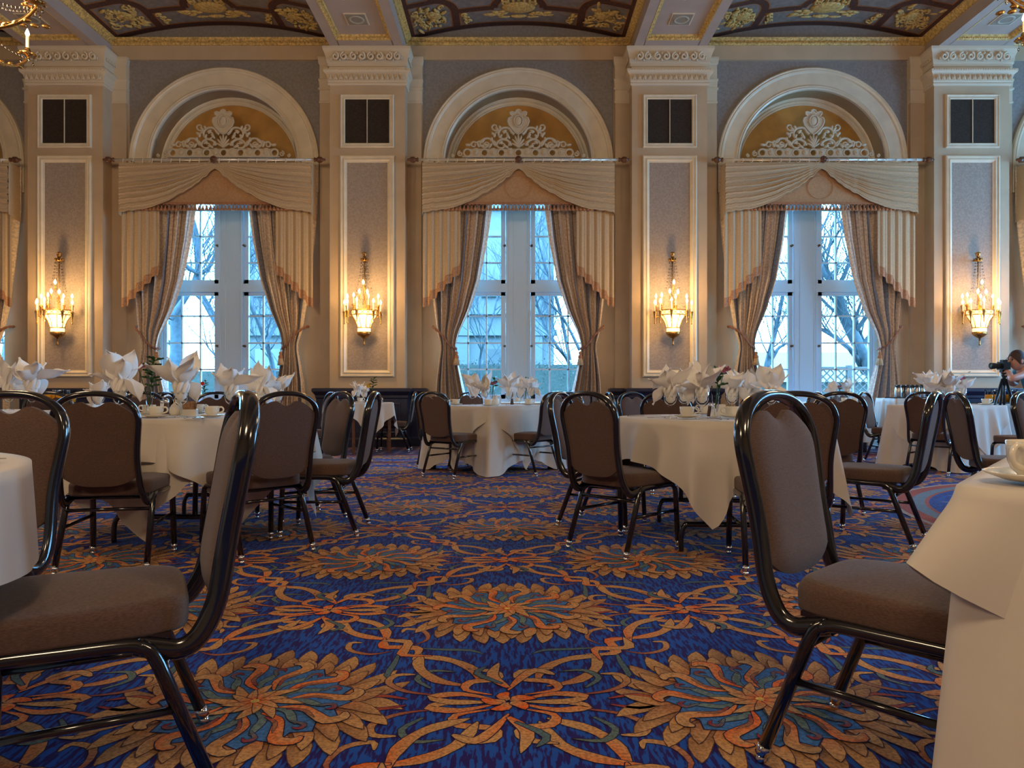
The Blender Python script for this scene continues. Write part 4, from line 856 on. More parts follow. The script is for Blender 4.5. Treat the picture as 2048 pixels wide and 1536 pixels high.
# ------------------------------------------------------------------ banquet chair
def build_chair():
    t = link('banquet_chair', None)
    YP = [(.345, -.185), (.375, -.235), (.44, -.262), (.55, -.282), (.76, -.318), (.905, -.345)]      # lean of the back posts
    half = [(.347, .196), (.37, .194), (.44, .186), (.55, .180), (.62, .182), (.70, .190), (.765, .196), (.81, .188), (.85, .164), (.88, .122), (.898, .066), (.903, 0)]
    L_ = [(-.195, -.10, .367), (-.195, -.15, .353)] + [(-w_, interp(YP, z), z) for z, w_ in half]
    pts = L_ + [(-x, y, z) for x, y, z in L_[-2::-1]]
    m = MB(); Q = cat(pts, 4)
    def prof(P, a, b, n=8):    # oval tube: b across (x), a deep (y)
        vs = []; T = []; K = len(P)
        for i in range(K):
            d = (P[min(K - 1, i + 1)] - P[max(0, i - 1)]).normalized(); f = Vector((0, 1, .12)).normalized(); f = (f - d * f.dot(d)); f = f.normalized() if f.length > .3 else Vector((0, 0, 1)); g = d.cross(f).normalized()
            if i and g.dot(T[-1]) < 0: g = -g
            T.append(g); f = g.cross(d)
            for k in range(n):
                q = 2 * PI * k / n; vs.append(P[i] + g * (a * math.cos(q)) + f * (b * math.sin(q)))
        fs = [(i * n + k, i * n + (k + 1) % n, (i + 1) * n + (k + 1) % n, (i + 1) * n + k) for i in range(K - 1) for k in range(n)] + [tuple(range(n)), tuple((K - 1) * n + k for k in range(n))[::-1]]
        m.add(vs, fs, 0, True)
    prof(Q, .0145, .0235); m.obj('back_frame', 'frame', t)
    # backrest pad: follows the frame, dips at the top to leave the hand hole
    m = MB(); nz = 22
    def hw(z): return interp(half, z) - .008
    def side(u, v, fr):
        x_ = 2 * u - 1; zb = .435 + .055 * abs(x_) ** 3; 
        zt = .878 - .040 * math.exp(-(x_ / .34) ** 2) - .085 * abs(x_) ** 3.2 - .003
        z = zb + (zt - zb) * v; w_ = min(hw(z), hw(min(z, .80)))
        edge = (1 - abs(x_) ** 6) * (1 - abs(2 * v - 1) ** 8); y = interp(YP, z) + (fr * (.010 + .020 * edge) if fr > 0 else -.006 - .006 * edge)
        return (x_ * w_, y, z)
    m.grid(20, nz, lambda u, v: side(u, v, 1), 0, True, flip=True); m.grid(20, nz, lambda u, v: side(u, v, -1), 0, True)
    B1 = [side(i / 20, 0, 1) for i in range(21)] + [side(1, j / nz, 1) for j in range(1, nz + 1)] + [side(1 - i / 20, 1, 1) for i in range(1, 21)] + [side(0, 1 - j / nz, 1) for j in range(1, nz)]
    B2 = [side(i / 20, 0, -1) for i in range(21)] + [side(1, j / nz, -1) for j in range(1, nz + 1)] + [side(1 - i / 20, 1, -1) for i in range(1, 21)] + [side(0, 1 - j / nz, -1) for j in range(1, nz)]
    k = len(B1); m.add(B1 + B2, [(i, i + k, (i + 1) % k + k, (i + 1) % k) for i in range(k)], 0, True); m.obj('backrest', 'chair', t)
    # seat cushion
    m = MB()
    def rim(a, inset=0):
        c, s = math.cos(a), math.sin(a); e = 2 / 5.0; x = abs(c) ** e * (1 if c > 0 else -1); y = abs(s) ** e * (1 if s > 0 else -1)
        Y = .012 + .222 * y; W = .198 + .024 * (y * .5 + .5); return x * (W - inset), Y - inset * y
    lv = [(.012, .408), (.002, .412), (0, .420), (0, .460), (.003, .469), (.012, .476), (.03, .479), (.07, .483), (.12, .486), (.17, .488)]; n = 44; vs = []
    for ins, z in lv:
        for i in range(n): x, y = rim(2 * PI * i / n, ins); vs.append((x, y, z - .025 + (.006 * (y / .23) if ins < .01 else .002)))
    vs.append((0, .01, .465)); q = len(lv)
    m.add(vs, [(j * n + i, j * n + (i + 1) % n, (j + 1) * n + (i + 1) % n, (j + 1) * n + i) for j in range(q - 1) for i in range(n)] + [((q - 1) * n + i, (q - 1) * n + (i + 1) % n, q * n) for i in range(n)] + [tuple(range(n))[::-1]], 0, True)
    m.obj('seat', 'chair', t)
    m = MB()
    for s in (-1, 1): m.tube(cat([(s * .204, -.118, .360), (s * .203, -.085, .372), (s * .203, .03, .375), (s * .204, .150, .377), (s * .206, .178, .370)], 4), .0160, 8)
    m.box(-.195, .195, -.17, .20, .375, .387); m.tube([(-.2, .12, .370), (.2, .12, .370)], .010, 6); m.tube([(-.2, -.11, .360), (.2, -.11, .360)], .010, 6); m.obj('seat_frame', 'frame', t)
    for s in (-1, 1):
        for P in ([(s * .206, .172, .373), (s * .207, .195, .358), (s * .209, .204, .325), (s * .214, .219, .022)], [(s * .203, -.108, .369), (s * .204, -.130, .353), (s * .206, -.145, .325), (s * .214, -.258, .022)]):
            m = MB(); C_ = cat(P[:3], 4)[:-1] + [Vector(P[2]), Vector(P[3])]; m.tube(C_, .0160, 8); lg = m.obj('leg', 'frame', t)
            m = MB(); d = (Vector(P[3]) - Vector(P[2])).normalized(); e = Vector(P[3]); m.tube([e - d * .022, e + d * .004], .0172, 8); m.lathe([(.0, .020), (.011, .018), (.014, .006), (.013, 0), (0, 0)], (P[3][0], P[3][1] - .003 * (1 if P[3][1] < 0 else 0), 0), 10); m.obj('foot_glide', 'chrome', lg)
    for P in ([(-.211, .212, .22), (-.209, -.186, .22)], [(.211, .212, .22), (.209, -.186, .22)], [(-.206, -.158, .305), (.206, -.158, .305)]):
        m = MB(); m.tube(P, .0095, 8); m.obj('stretcher', 'frame', t)
    return t
CH = build_chair(); remember(None)
placed = [0]
def chair(x, y, deg, label, group):
    o = CH if not placed[0] else copy_tree(CH); placed[0] += 1
    o.location = (x, y, 0.004); o.rotation_euler = (0, 0, math.radians(deg)); tag(o, label, 'chair', group); return o
G = 'black-framed banquet chairs'
for x, y, a, l in (
    (-.985, 1.650, 117, 'brown banquet chair seen side-on before the near table with the silver knife'),
    (.950, 1.71, 223, 'grey-lit banquet chair tucked under the table with the big teacup'),
    (-1.715, 2.08, 178, 'banquet chair with its back frame just past the hem of the silver-knife table'),
    (-2.11, 3.82, 10, 'banquet chair showing its brown back at the sprig-vase round table, next to its long corner'),
    (-1.48, 4.10, 47.5, 'banquet chair showing its mauve back at the sprig-vase round table, between two side-on chairs'),
    (-1.243, 4.67, 92, 'side-on banquet chair with pale-lit seat at the sprig-vase round table'),
    (-1.54, 5.12, 131, 'banquet chair angled at the far rim of the sprig-vase round table, behind the side-on one'),
    (-2.51, 8.60, 125, 'banquet chair with small brown back before the wainscot, behind another brown back'),
    (-1.84, 11.0, 92, 'side-on banquet chair against the navy wainscot at the yellow-flower table'),
    (-.83, 8.62, -24, 'banquet chair half hidden behind a brown-backed one at the square table'),
    (-.640, 7.75, -34, 'banquet chair showing its brown back at the near corner of the square table'),
    (.200, 7.98, 50, 'banquet chair angled toward the hanging corner of the square table cloth'),
    (.640, 4.90, -117, 'banquet chair with thin front edge, behind the dark brown back at the pink-flower table'),
    (.665, 4.17, -48, 'banquet chair with dark brown back and seat under the pink-flower table cloth'),
    (1.41, 3.77, -7, 'banquet chair hidden behind the big grey-lit back at the pink-flower table'),
    (2.40, 5.55, 2, 'banquet chair with brown back seen between two others at the pink-flower table'),
    (2.215, 4.37, 52, 'side-on banquet chair with its long seat toward the pink-flower table'),
    (4.88, 9.12, 223, 'pale-lit banquet chair between the lattice window table and the photographer table'),
    (4.78, 8.02, -49, 'banquet chair showing its brown back at the photographer table'),
    (3.46, 4.94, -103, 'banquet chair with leaning mauve back in front of the photographer table'),
    (4.20, 5.30, -148, 'banquet chair at the picture edge beside the big teacup'),
    (5.32, 7.35, 92, 'banquet chair whose seat shows under the juice pitchers'),
    (5.95, 9.35, 178, 'banquet chair at the far side of the photographer table before the juice pitchers'),
    (-.55, 11.05, 200, 'banquet chair behind the twisted napkins of the square table, by the tied drape'),
    (.55, 10.45, 30, 'banquet chair with brown back between square table and middle window'),
    (.85, 11.1, 60, 'banquet chair against the middle window, near the drape'),
    (.98, 8.9, -52, 'banquet chair showing its edge behind the thin front-edge chair'),
    (1.46, 9.75, -86, 'edge-on banquet chair at the wainscot behind the pink-flower table, the outer of two'),
    (1.62, 9.45, -84, 'edge-on banquet chair at the wainscot behind the pink-flower table, the inner of two'),
    (1.42, 7.0, 215, 'mauve-fronted banquet chair behind the wine glasses of the pink-flower table'),
    (1.36, 6.02, -22, 'brown banquet chair behind the first goblets of the pink-flower table'),
    (2.02, 6.25, 12, 'brown banquet chair behind the pink bloom of the pink-flower table'),
    (-4.20, 6.65, 12, 'brown banquet chair in front of the far orange juice'),
    (-3.72, 7.05, 35, 'brown banquet chair behind the frame of the large brown back'),
    (-4.26, 8.1, 78, 'edge-on banquet chair by the sprig vase, first of the row'),
    (-4.12, 8.35, 76, 'edge-on banquet chair by the sprig vase, second of the row'),
    (-4.30, 9.25, 10, 'banquet chair at the red-flower table before the window'),
    (-3.86, 10.2, 175, 'banquet chair behind the red-flower table, toward the window'),
    (-3.02, 7.15, 30, 'banquet chair with brown arch behind the middle napkin of the sprig-vase table'),
    (-2.62, 7.25, -8, 'banquet chair with brown arch behind the far napkins of the sprig-vase table'),
    (5.35, 11.0, 205, 'banquet chair at the window side of the lattice window table'),
    (3.85, 9.75, 40, 'banquet chair with thin legs beside the lattice window table'),
    (-4.55, 4.9, -160, 'banquet chair seen through the hand hole of the big brown back'),
): chair(x, y, a, l, G)
# ------------------------------------------------------------------ tables and linen
def outline(a, kind, r):
    if kind == 'round': return r
    c, s = abs(math.cos(a)), abs(math.sin(a)); p = 34.0; return r / ((c ** p + s ** p) ** (1 / p))
def cloth_mesh(name, kind, r, h, phi, top, seed, drop=None, amp=.035, flare=.05, thick=0.0, n=180, cf=0.0, rr=None):
    r = rr or r
    rn = random.Random(seed); ph = [rn.random() * 6.28 for _ in range(4)]; k1, k2 = rn.choice((11, 13)), rn.choice((19, 23)); m = MB(); rows = 16
    def P(a, t):
        R = outline(a, kind, r); c, s = abs(math.cos(a - phi)), abs(math.sin(a - phi)); edge = h / max(c, s); L_ = max(.05, edge - R); L_ = min(L_, (drop or top - .012))
        f = amp * (math.cos(k1 * a + ph[0]) + .6 * math.cos(k2 * a + ph[1]) + .35 * math.cos(5 * a + ph[2])) * (t ** .8) * min(1.3, L_ / .35)
        o = .006 + flare * t * min(1, L_ / .4) + max(f, -.8 * flare * t - .004)
        if cf: o += cf * t * math.exp(-((a % (PI / 2) - PI / 4) / .16) ** 2)
        z = top - .008 * (1 - math.exp(-t * 30)) - L_ * t
        a2 = a + .022 * math.sin(k2 * a + ph[3]) * t + .03 * math.sin(7 * a + ph[1]) * t
        return ((R + o) * math.cos(a2), (R + o) * math.sin(a2), max(.006, z))
    A = [2 * PI * i / n + .0087 for i in range(n)]; vs = [(0, 0, top + thick)]
    for q in (.35, .7, .97): vs += [(outline(a, kind, r) * q * math.cos(a), outline(a, kind, r) * q * math.sin(a), top + thick) for a in A]
    for j in range(rows + 1): vs += [P(a, (j / rows) ** .9 if j else 0) for a in A]
    fs = [(0, 1 + i, 1 + (i + 1) % n) for i in range(n)]
    for j in range(3 + rows): fs += [(1 + j * n + i, 1 + (j + 1) * n + i, 1 + (j + 1) * n + (i + 1) % n, 1 + j * n + (i + 1) % n) for i in range(n)]
    m.add(vs, fs, 0, True); return m.mesh(name, ['linen'])
TZ = .750
def table(x, y, rot, kind, r, desc, cloths, legs='frame', tz=TZ, name=None):
    t = thing(name or ('round_table' if kind == 'round' else 'square_table'), desc, 'table', (x, y, .004), rot, 'banquet tables'); m = MB()
    if kind == 'round': m.lathe([(0, tz - .035), (r - .012, tz - .035), (r - .004, tz - .03), (r - .004, tz - .006), (r - .012, tz - .002), (0, tz - .002)], n=48)
    else: m.prism([((outline(2 * PI * i / 72, 'square', r) - .008) * math.cos(2 * PI * i / 72), (outline(2 * PI * i / 72, 'square', r) - .008) * math.sin(2 * PI * i / 72)) for i in range(72)], tz - .032, tz - .003, axis='z')
    m.obj('tabletop', 'wood', t)
    if kind == 'round':
        for s in (-1, 1):
            m = MB(); y_ = s * .46; m.tube(cat([(-.32, y_, 0), (-.32, y_, .09), (-.30, y_, .145), (-.24, y_, .155), (.24, y_, .155), (.30, y_, .145), (.32, y_, .09), (.32, y_, 0)], 4), .0155, 8)
            for q in (-.17, .17): m.tube([(q, y_, .155), (q, y_ * .95, tz - .03)], .0155, 8)
            m.obj('leg', 'frame', t)
    else:
        for sx in (-1, 1):
            for sy in (-1, 1): m = MB(); m.box(sx * (r - .06) - .022, sx * (r - .06) + .022, sy * (r - .06) - .022, sy * (r - .06) + .022, 0, tz - .03); m.obj('leg', 'wood' if legs == 'wood' else 'frame', t)
    for i, (h, phi, seed, lab, kw) in enumerate(cloths):
        me = cloth_mesh('tablecloth', kind, r + .004 * i, h, math.radians(phi), tz + .003 * i, seed, **kw)
        o = link('tablecloth', me, None, (x, y, .004), rot); tag(o, lab, 'tablecloth', 'white table linen')
    return t
R_ = math.radians
table(-1.735, 1.20, 0, 'round', .755, 'round table under the cloth with the silver knife', [(1.38, 38, 3, 'floor-length white undercloth below the silver-knife table', dict(amp=.012, flare=-.02, rr=.62)), (1.0, 20, 4, 'white cloth with a silver knife lying on its edge', dict(drop=.21, amp=.020, flare=.014))])
table(1.447, 1.23, R_(49), 'square', .5, 'square table under the cloth with the big teacup', [(1.24, 0, 5, 'floor-length white undercloth below the big teacup', dict(amp=.034, flare=.05, cf=.07)), (.81, 45, 6, 'white overlay cloth under the big teacup, with a flared corner', dict(amp=.026, flare=.035, drop=.62, cf=.085))])
table(-2.09, 4.76, 0, 'round', .72, 'round table with the tall green sprig vase', [(1.0, 43, 7, 'long white undercloth of the sprig-vase round table', dict(amp=.03)), (.95, 85, 8, 'white overlay cloth of the sprig-vase round table', dict(amp=.03, flare=.06))])
table(1.32, 4.50, R_(-4), 'round', .64, 'round table with the pink bloom and tall goblets', [(.87, 28, 9, 'white cloth with a pointed corner on the pink-flower table', dict(amp=.035, flare=.05))])
table(-.24, 8.42, R_(45), 'square', .55, 'square table in the middle of the hall before the window', [(1.14, 0, 10, 'long white undercloth of the square middle table', dict(amp=.010, flare=.02, cf=.10)), (.90, 45, 11, 'creased white overlay cloth of the square middle table', dict(amp=.008, flare=.03))])
table(.25, 11.10, R_(0), 'square', .42, 'square table behind the middle one, at the window', [(.80, 0, 12, 'white cloth of the table at the middle window', dict(amp=.02))])
table(-2.13, 10.75, R_(12), 'square', .32, 'small wooden table with the yellow flower', [(.62, 45, 13, 'white cloth with hanging points on the yellow-flower table', dict(amp=.02))], 'wood')
table(4.95, 11.05, R_(0), 'square', .42, 'table before the lattice fence window', [(1.0, 0, 14, 'plain white cloth of the lattice window table', dict(drop=.58, amp=.012)), (.80, 45, 15, 'shorter overlay cloth of the lattice window table', dict(drop=.36, amp=.012))])
table(5.25, 8.60, R_(25.5), 'square', .45, 'square table in front of the photographer', [(1.12, 0, 16, 'long white undercloth of the photographer table', dict(amp=.012, cf=.08)), (.80, 45, 17, 'white overlay cloth of the photographer table', dict(amp=.015))])
table(-4.35, 6.05, 0, 'round', .60, 'round table with two bright napkins, beyond the big brown chair back', [(.92, 30, 18, 'white cloth of the round table with two bright napkins', dict(amp=.03))])
table(-4.08, 9.75, 0, 'round', .42, 'small table with the red flower before the window', [(.72, 30, 19, 'white cloth of the red-flower table', dict(amp=.02))])
table(6.62, 9.95, 0, 'square', .36, 'serving table holding the juice pitchers by the photographer', [(.95, 0, 20, 'white cloth of the photographer side juice table', dict(amp=.02))])
table(-6.05, 9.95, 0, 'square', .40, 'serving table holding the juice pitchers at the far column', [(.95, 0, 21, 'white cloth of the far juice table', dict(amp=.02))])
table(6.06, 10.95, 0, 'square', .30, 'serving table holding the steel coffee carafes', [(.95, 0, 22, 'pale cloth of the coffee carafe table', dict(amp=.02, drop=.80))], tz=.815)
# ------------------------------------------------------------------ tableware prototypes
def goblet():
    m = MB(); m.lathe([(0, 0), (.036, 0), (.034, .004), (.010, .009), (.0045, .018), (.0045, .055), (.008, .062), (.022, .072), (.036, .092), (.0415, .115), (.040, .140), (.034, .168), (.0325, .168), (.038, .140), (.0395, .115), (.034, .094), (.018, .076), (0, .070)], n=20); return m.obj('goblet', 'glass')
def leafy(m, o, d, up, L_, W, curl, fold, nu=8, nv=10, mi=0):
    """a cupped pointed fold of cloth starting at o, growing along d"""
    o, d, up = Vector(o), Vector(d).normalized(), Vector(up); sd = d.cross(up).normalized(); up = sd.cross(d).normalized()
    def fn(u, v):
        x = 2 * u - 1; w_ = W * (math.sin(PI * (v * .86 + .10)) ** .8) * (1 - v ** 6); p = o + d * (L_ * v) + up * (curl * L_ * v * v) + sd * (x * w_) + up * (fold * w_ * (x * x - .4) + .006 * math.sin(9 * v + 4 * x)); return tuple(p)
    m.grid(nu, nv, fn, mi, True)
def napkin(seed):
    rn = random.Random(seed); m = MB()
    m.lathe([(.010, .085), (.026, .10), (.030, .13), (.027, .165), (.030, .185), (.022, .20)], n=14)
    n = 6; tilt = rn.uniform(-.3, .3)
    for i in range(n):
        a = 2 * PI * i / n + rn.uniform(-.3, .3); el = rn.uniform(.25, 1.3); d = (math.cos(a) * math.cos(el), math.sin(a) * math.cos(el), math.sin(el)); L_ = rn.uniform(.11, .185)
        leafy(m, (math.cos(a) * .012, math.sin(a) * .012, .155 + .02 * rn.random()), d, (rn.uniform(-.3, .3), rn.uniform(-.3, .3), 1), L_, rn.uniform(.038, .06), rn.uniform(-.35, .25), rn.uniform(.3, 1.1))
    for i in range(2):
        a = rn.random() * 6.28; leafy(m, (0, 0, .16), (.35 * math.cos(a), .35 * math.sin(a), 1), (math.cos(a), math.sin(a), .1), rn.uniform(.12, .17), .045, .12, 1.3)
    a = rn.random() * 6.28; leafy(m, (.02 * math.cos(a), .02 * math.sin(a), .18), (math.cos(a), math.sin(a), -.9), (0, 0, 1), .13, .05, -.2, .9)
    for i in range(7):                                     # soft twisted folds round the neck
        b = 2 * PI * i / 7; m.tube(cat([(.022 * math.cos(b), .022 * math.sin(b), .12), (.033 * math.cos(b + .4), .033 * math.sin(b + .4), .155), (.028 * math.cos(b + .9), .028 * math.sin(b + .9), .19), (.045 * math.cos(b + 1.1), .045 * math.sin(b + 1.1), .215)], 4), .010, 6)
    return m.obj('napkin', 'napkin')
def cup():
    t = link('teacup', None); m = MB()
    m.lathe([(0, .004), (.024, .004), (.026, 0), (.028, .006), (.036, .014), (.041, .028), (.0425, .045), (.0435, .060), (.0415, .060), (.039, .04), (.032, .016), (0, .012)], n=24)
    for z in (.047, .052): m.tube([(.0428 * math.cos(a), .0428 * math.sin(a), z) for a in [2 * PI * i / 24 for i in range(24)]], .0008, 4, closed=True)
    m.obj('bowl', 'china', t); m = MB(); m.tube(cat([(.041, 0, .050), (.058, 0, .055), (.070, 0, .042), (.064, 0, .026), (.040, 0, .018)], 6), .0042, 8, flat=1.2); m.obj('handle', 'china', t); return t
def saucer(): m = MB(); m.lathe([(0, .003), (.028, .003), (.03, 0), (.045, .002), (.072, .012), (.076, .016), (.072, .016), (.045, .007), (.026, .0055), (0, .0055)], n=32); return m.obj('saucer', 'china')
def shaker(top, body): m = MB(); m.lathe([(0, 0), (.020, 0), (.020, .012), (.013, .05), (.012, .065)], n=10, mi=0); m.lathe([(.013, .065), (.014, .07), (.013, .082), (0, .088)], n=10, mi=1); return m.obj('shaker', [body, 'chrome'])
def fork():
    m = MB(); m.box(-.003, .003, -.09, .03, .004, .006)
    for i in range(4): m.box(-.0095 + i * .0055, -.0075 + i * .0055, .045, .088, .004, .0065)
    m.box(-.010, .011, .028, .047, .0035, .006); m.box(-.006, .006, -.10, -.05, .003, .006); return m.obj('fork', 'silver')
def knife(): m = MB(); m.prism([(-.006, -.11), (.006, -.11), (.005, 0), (-.005, 0)], .002, .008, axis='z'); m.prism([(-.005, 0), (.005, 0), (.010, .05), (.008, .10), (0, .118), (-.005, .11)], .004, .006, axis='z'); return m.obj('knife', 'silver')
def creamer():
    t = link('creamer_pot', None); m = MB(); m.lathe([(0, 0), (.035, 0), (.044, .015), (.046, .035), (.034, .062), (.020, .075), (.024, .09), (.028, .095), (.024, .095), (.016, .076), (0, .07)], n=20); m.obj('body', 'china', t)
    m = MB(); m.tube(cat([(.024, 0, .085), (.052, 0, .08), (.056, 0, .05), (.042, 0, .03)], 5), .0045, 6); m.obj('handle', 'china', t); return t
def caddy(mat_):
    t = link('sugar_caddy', None); m = MB(); m.box(-.036, .036, -.026, .026, 0, .006)
    for s in (-1, 1): m.box(*sorted((s * .033, s * .038)), -.028, .028, 0, .035); m.box(-.038, .038, *sorted((s * .024, s * .029)), 0, .035)
    m.obj('holder', 'china', t)
    for i in range(6): m = MB(); m.box(-.026, .026, -.001, .001, 0, .068); o = m.obj('packet', mat_, t); o.location = (.002 * math.sin(i * 5), -.018 + i * .0072, .008); o.rotation_euler = (.10 * math.sin(i * 3), .12 * math.sin(i * 4.1), .05 * i)
    return t
def vase(kind):
    t = link('flower_vase', None); m = MB(); H_ = .17
    m.lathe([(0, 0), (.028, 0), (.026, .004), (.006, .012), (.006, .03), (.014, .045), (.020, .09), (.022, H_), (.020, H_), (.018, .09), (.010, .05), (0, .045)], n=14); m.obj('flute', 'glass', t)
    rn = random.Random(kind); m = MB(); top = {'sprig': .34, 'pink': .27, 'red': .30, 'yellow': .33, 'small': .25, 'lily': .26}[kind]
    st = cat([(0, 0, .05), (.01, 0, H_), (.015, .01, top * .8), (.03, .0, top)], 5); m.tube(st, .003, 5)
    nl = {'sprig': 18, 'yellow': 12}.get(kind, 7)
    for i in range(nl):
        f = i / nl; p = st[int((.35 + .62 * f) * (len(st) - 1))]; a = i * 2.4; leafy(m, p, (math.cos(a), .4 * math.sin(a), .35), (0, 0, 1), .042 + .018 * rn.random(), .011 + .004 * rn.random(), -.1, .5, 4, 5)
    m.obj('foliage', 'leaf', t)
    col = {'sprig': 'pink', 'pink': 'pink', 'red': 'red', 'yellow': 'yellow', 'small': 'pink', 'lily': 'lily'}[kind]; m = MB(); c = {'sprig': (-.06, 0, .275), 'pink': (.035, -.03, .245), 'red': (-.005, -.01, .255), 'yellow': (-.045, 0, .215), 'small': (.01, 0, .19), 'lily': (0, 0, .2)}[kind]
    R0_ = .030 if kind in ('red', 'yellow') else .038
    for i in range(16):
        a = 2 * PI * i / 16; el = .15 if i % 2 else .5
        if kind in ('red', 'yellow'): leafy(m, c, (math.cos(a), -.25, math.sin(a)), (0, -1, 0), R0_, .008, .1, .3, 3, 4)
        else: leafy(m, c, (math.cos(a) * .8, math.sin(a) * .8, el), (0, 0, 1), R0_, .009, .2, .6, 3, 4)
    m.ball(c, .010 if kind != 'sprig' else .012, 8); m.obj('bloom', col, t)
    m = MB(); m.tube([(0, 0, .06), c], .0025, 5); m.obj('stem', 'leaf', t); return t
def pitcher():
    t = link('juice_pitcher', None); m = MB(); m.lathe([(0, .0), (.052, 0), (.055, .01), (.058, .10), (.050, .15), (.056, .185), (.053, .185), (.047, .15), (.054, .1), (.05, .012), (0, .01)], n=18); m.obj('jug', 'glass', t)
    m = MB(); m.lathe([(0, .012), (.049, .012), (.053, .10), (.050, .118), (0, .118)], n=18); m.obj('juice', 'juice', t); m = MB(); m.tube(cat([(.05, 0, .17), (.09, 0, .165), (.095, 0, .10), (.056, 0, .06)], 5), .006, 6); m.obj('handle', 'glass', t); return t
def carafe():
    t = link('coffee_carafe', None); m = MB(); m.lathe([(0, 0), (.045, 0), (.05, .01), (.05, .10), (.045, .135), (.036, .15), (0, .15)], n=18); m.obj('flask', 'steelpot', t)
    m = MB(); m.lathe([(.037, .148), (.038, .17), (.03, .185), (0, .188)], n=14); m.box(-.05, -.02, -.012, .012, .16, .178); m.tube(cat([(.035, 0, .165), (.075, 0, .17), (.08, 0, .10), (.05, 0, .04)], 5), .008, 6); m.obj('lid_and_handle', 'black', t); return t
proto_n = [napkin(s) for s in (1, 2, 5, 8, 13)]; P = dict(goblet=goblet(), cup=cup(), saucer=saucer(), salt=shaker('chrome', 'white'), pepper=shaker('chrome', 'pepper'), fork=fork(), knife=knife(), creamer=creamer(), caddy=caddy('packet'), card=caddy('white'), pitcher=pitcher(), carafe=carafe())
P['salt'].name = 'salt_shaker'; P['pepper'].name = 'pepper_shaker'; remember(None); USED = set()
CATS = dict(goblet='glass', cup='cup', saucer='saucer', salt='shaker', pepper='shaker', fork='fork', knife='knife', creamer='creamer', caddy='sugar holder', card='sugar holder', pitcher='pitcher', carafe='carafe')
def put(kind, px, d, lab, rz=0., z=TZ, grp=None, sc_=1, dz=0.0):
    src = proto_n[int(kind[1])] if kind[0] == 'n' and kind[1:].isdigit() else P[kind]; first = src.name not in USED; nm = src.name
    o = src if first else copy_tree(src); USED.add(nm); o.location = (PX(px, d), d, z + .012 + dz); o.rotation_euler = (0, 0, rz); o.scale = (sc_,) * 3
    tag(o, lab, 'napkin' if kind[0] == 'n' and kind[1:].isdigit() else CATS[kind], grp or {'napkin': 'folded napkins in goblets', 'goblet': 'stemmed goblets', 'cup': 'teacups', 'saucer': 'saucers'}.get('napkin' if kind[0] == 'n' and kind[1:].isdigit() else ('cup' if kind == 'cup' else kind))); return o
def setting(px, d, k, where, z=TZ, sc_=1.0, rz=0., ns=1.0):
    put('goblet', px, d, 'goblet with a napkin, ' + where, rz, z, sc_=sc_); put('n%d' % k, px, d, 'folded white napkin ' + where, rz, z, sc_=sc_ * ns)
def cups(px, d, where, rz=0., z=TZ, sc_=1.0):
    put('saucer', px, d, 'white saucer ' + where, rz, z, sc_=sc_); put('cup', px, d, 'white teacup ' + where, rz, z, sc_=sc_, dz=.0065)
def flowers(kind, px, d, lab, z=TZ, sc_=1.0, rz=0.): t = vase(kind); t.location = (PX(px, d), d, z + .012); t.scale = (sc_,) * 3; t.rotation_euler = (0, 0, rz); tag(t, lab, 'vase', 'flower vases on the tables'); return t
# pink-flower round table
for a in ((1341, 4.16, 0, 'beside the dark brown chair on the pink-flower table', .2), (1368, 4.75, 1, 'behind the first goblet of the pink-flower table', 1.2), (1404, 4.10, 2, 'before the pink bloom on the pink-flower table', 2.1), (1464, 4.62, 3, 'just past the pink bloom on the pink-flower table', .5), (1500, 4.95, 0, 'deep on the pink-flower table behind the chair back', 3.0), (1542, 4.55, 4, 'with the widest fold, above the grey-lit chair back', 1.2)): setting(a[0], a[1], a[2], a[3], rz=a[4], ns=1.0, sc_=1.05)
cups(1374, 4.22, 'between the first two goblets of the pink-flower table', 0); cups(1412, 4.85, 'behind the third goblet of the pink-flower table', 3.1); cups(1466, 4.25, 'at the edge of the grey-lit chair on the pink-flower table', 3.1)
put('pepper', 1420, 4.45, 'pepper shaker on the pink-flower table'); put('salt', 1427, 4.28, 'salt shaker on the pink-flower table'); put('card', 1441, 4.4, 'white sachet holder on the pink-flower table', .1)
flowers('pink', 1431, 4.22, 'glass flute with pink bloom and lily leaves among the tall goblets', sc_=1.12)
put('fork', 1428, 3.97, 'fork beside the salt shaker on the pink-flower table', .1, grp='forks'); put('fork', 1440, 3.96, 'second fork beyond the salt shaker on the pink-flower table', .15, grp='forks'); put('fork', 1318, 4.2, 'fork by the rim goblet of the pink-flower table', -.9, grp='forks'); put('knife', 1288, 4.42, 'knife at the bare rim of the pink-flower table', -1.3, grp='knives')
# sprig-vase round table
for a in ((196, 4.75, 0, 'over the mauve chair hand hole on the sprig-vase table', .0, .75), (240, 4.45, 4, 'with the biggest fold, beside the green sprig', 2.2, 1.25), (362, 4.30, 2, 'standing before the big-tree window, middle', 1.0, 1.15), (462, 4.55, 3, 'spiky one over the thin side-on chair', 2.0, 1.1), (522, 5.05, 1, 'next to the small yellow bloom', .3, 1.05), (556, 5.25, 0, 'outermost over the mauve chair back', 1.5, .95)): setting(a[0], a[1], a[2], a[3] + ' of the sprig-vase table' if 'sprig' not in a[3] else a[3], rz=a[4], ns=a[5], sc_=1.05)
cups(312, 4.30, 'in front of the creamer on the sprig-vase table', 0); cups(298, 4.8, 'behind the front cup by the sprig vase', 3.14); cups(424, 4.35, 'by the forks on the sprig-vase table', 0); cups(395, 5.0, 'behind the sugar packets on the sprig-vase table', .6)
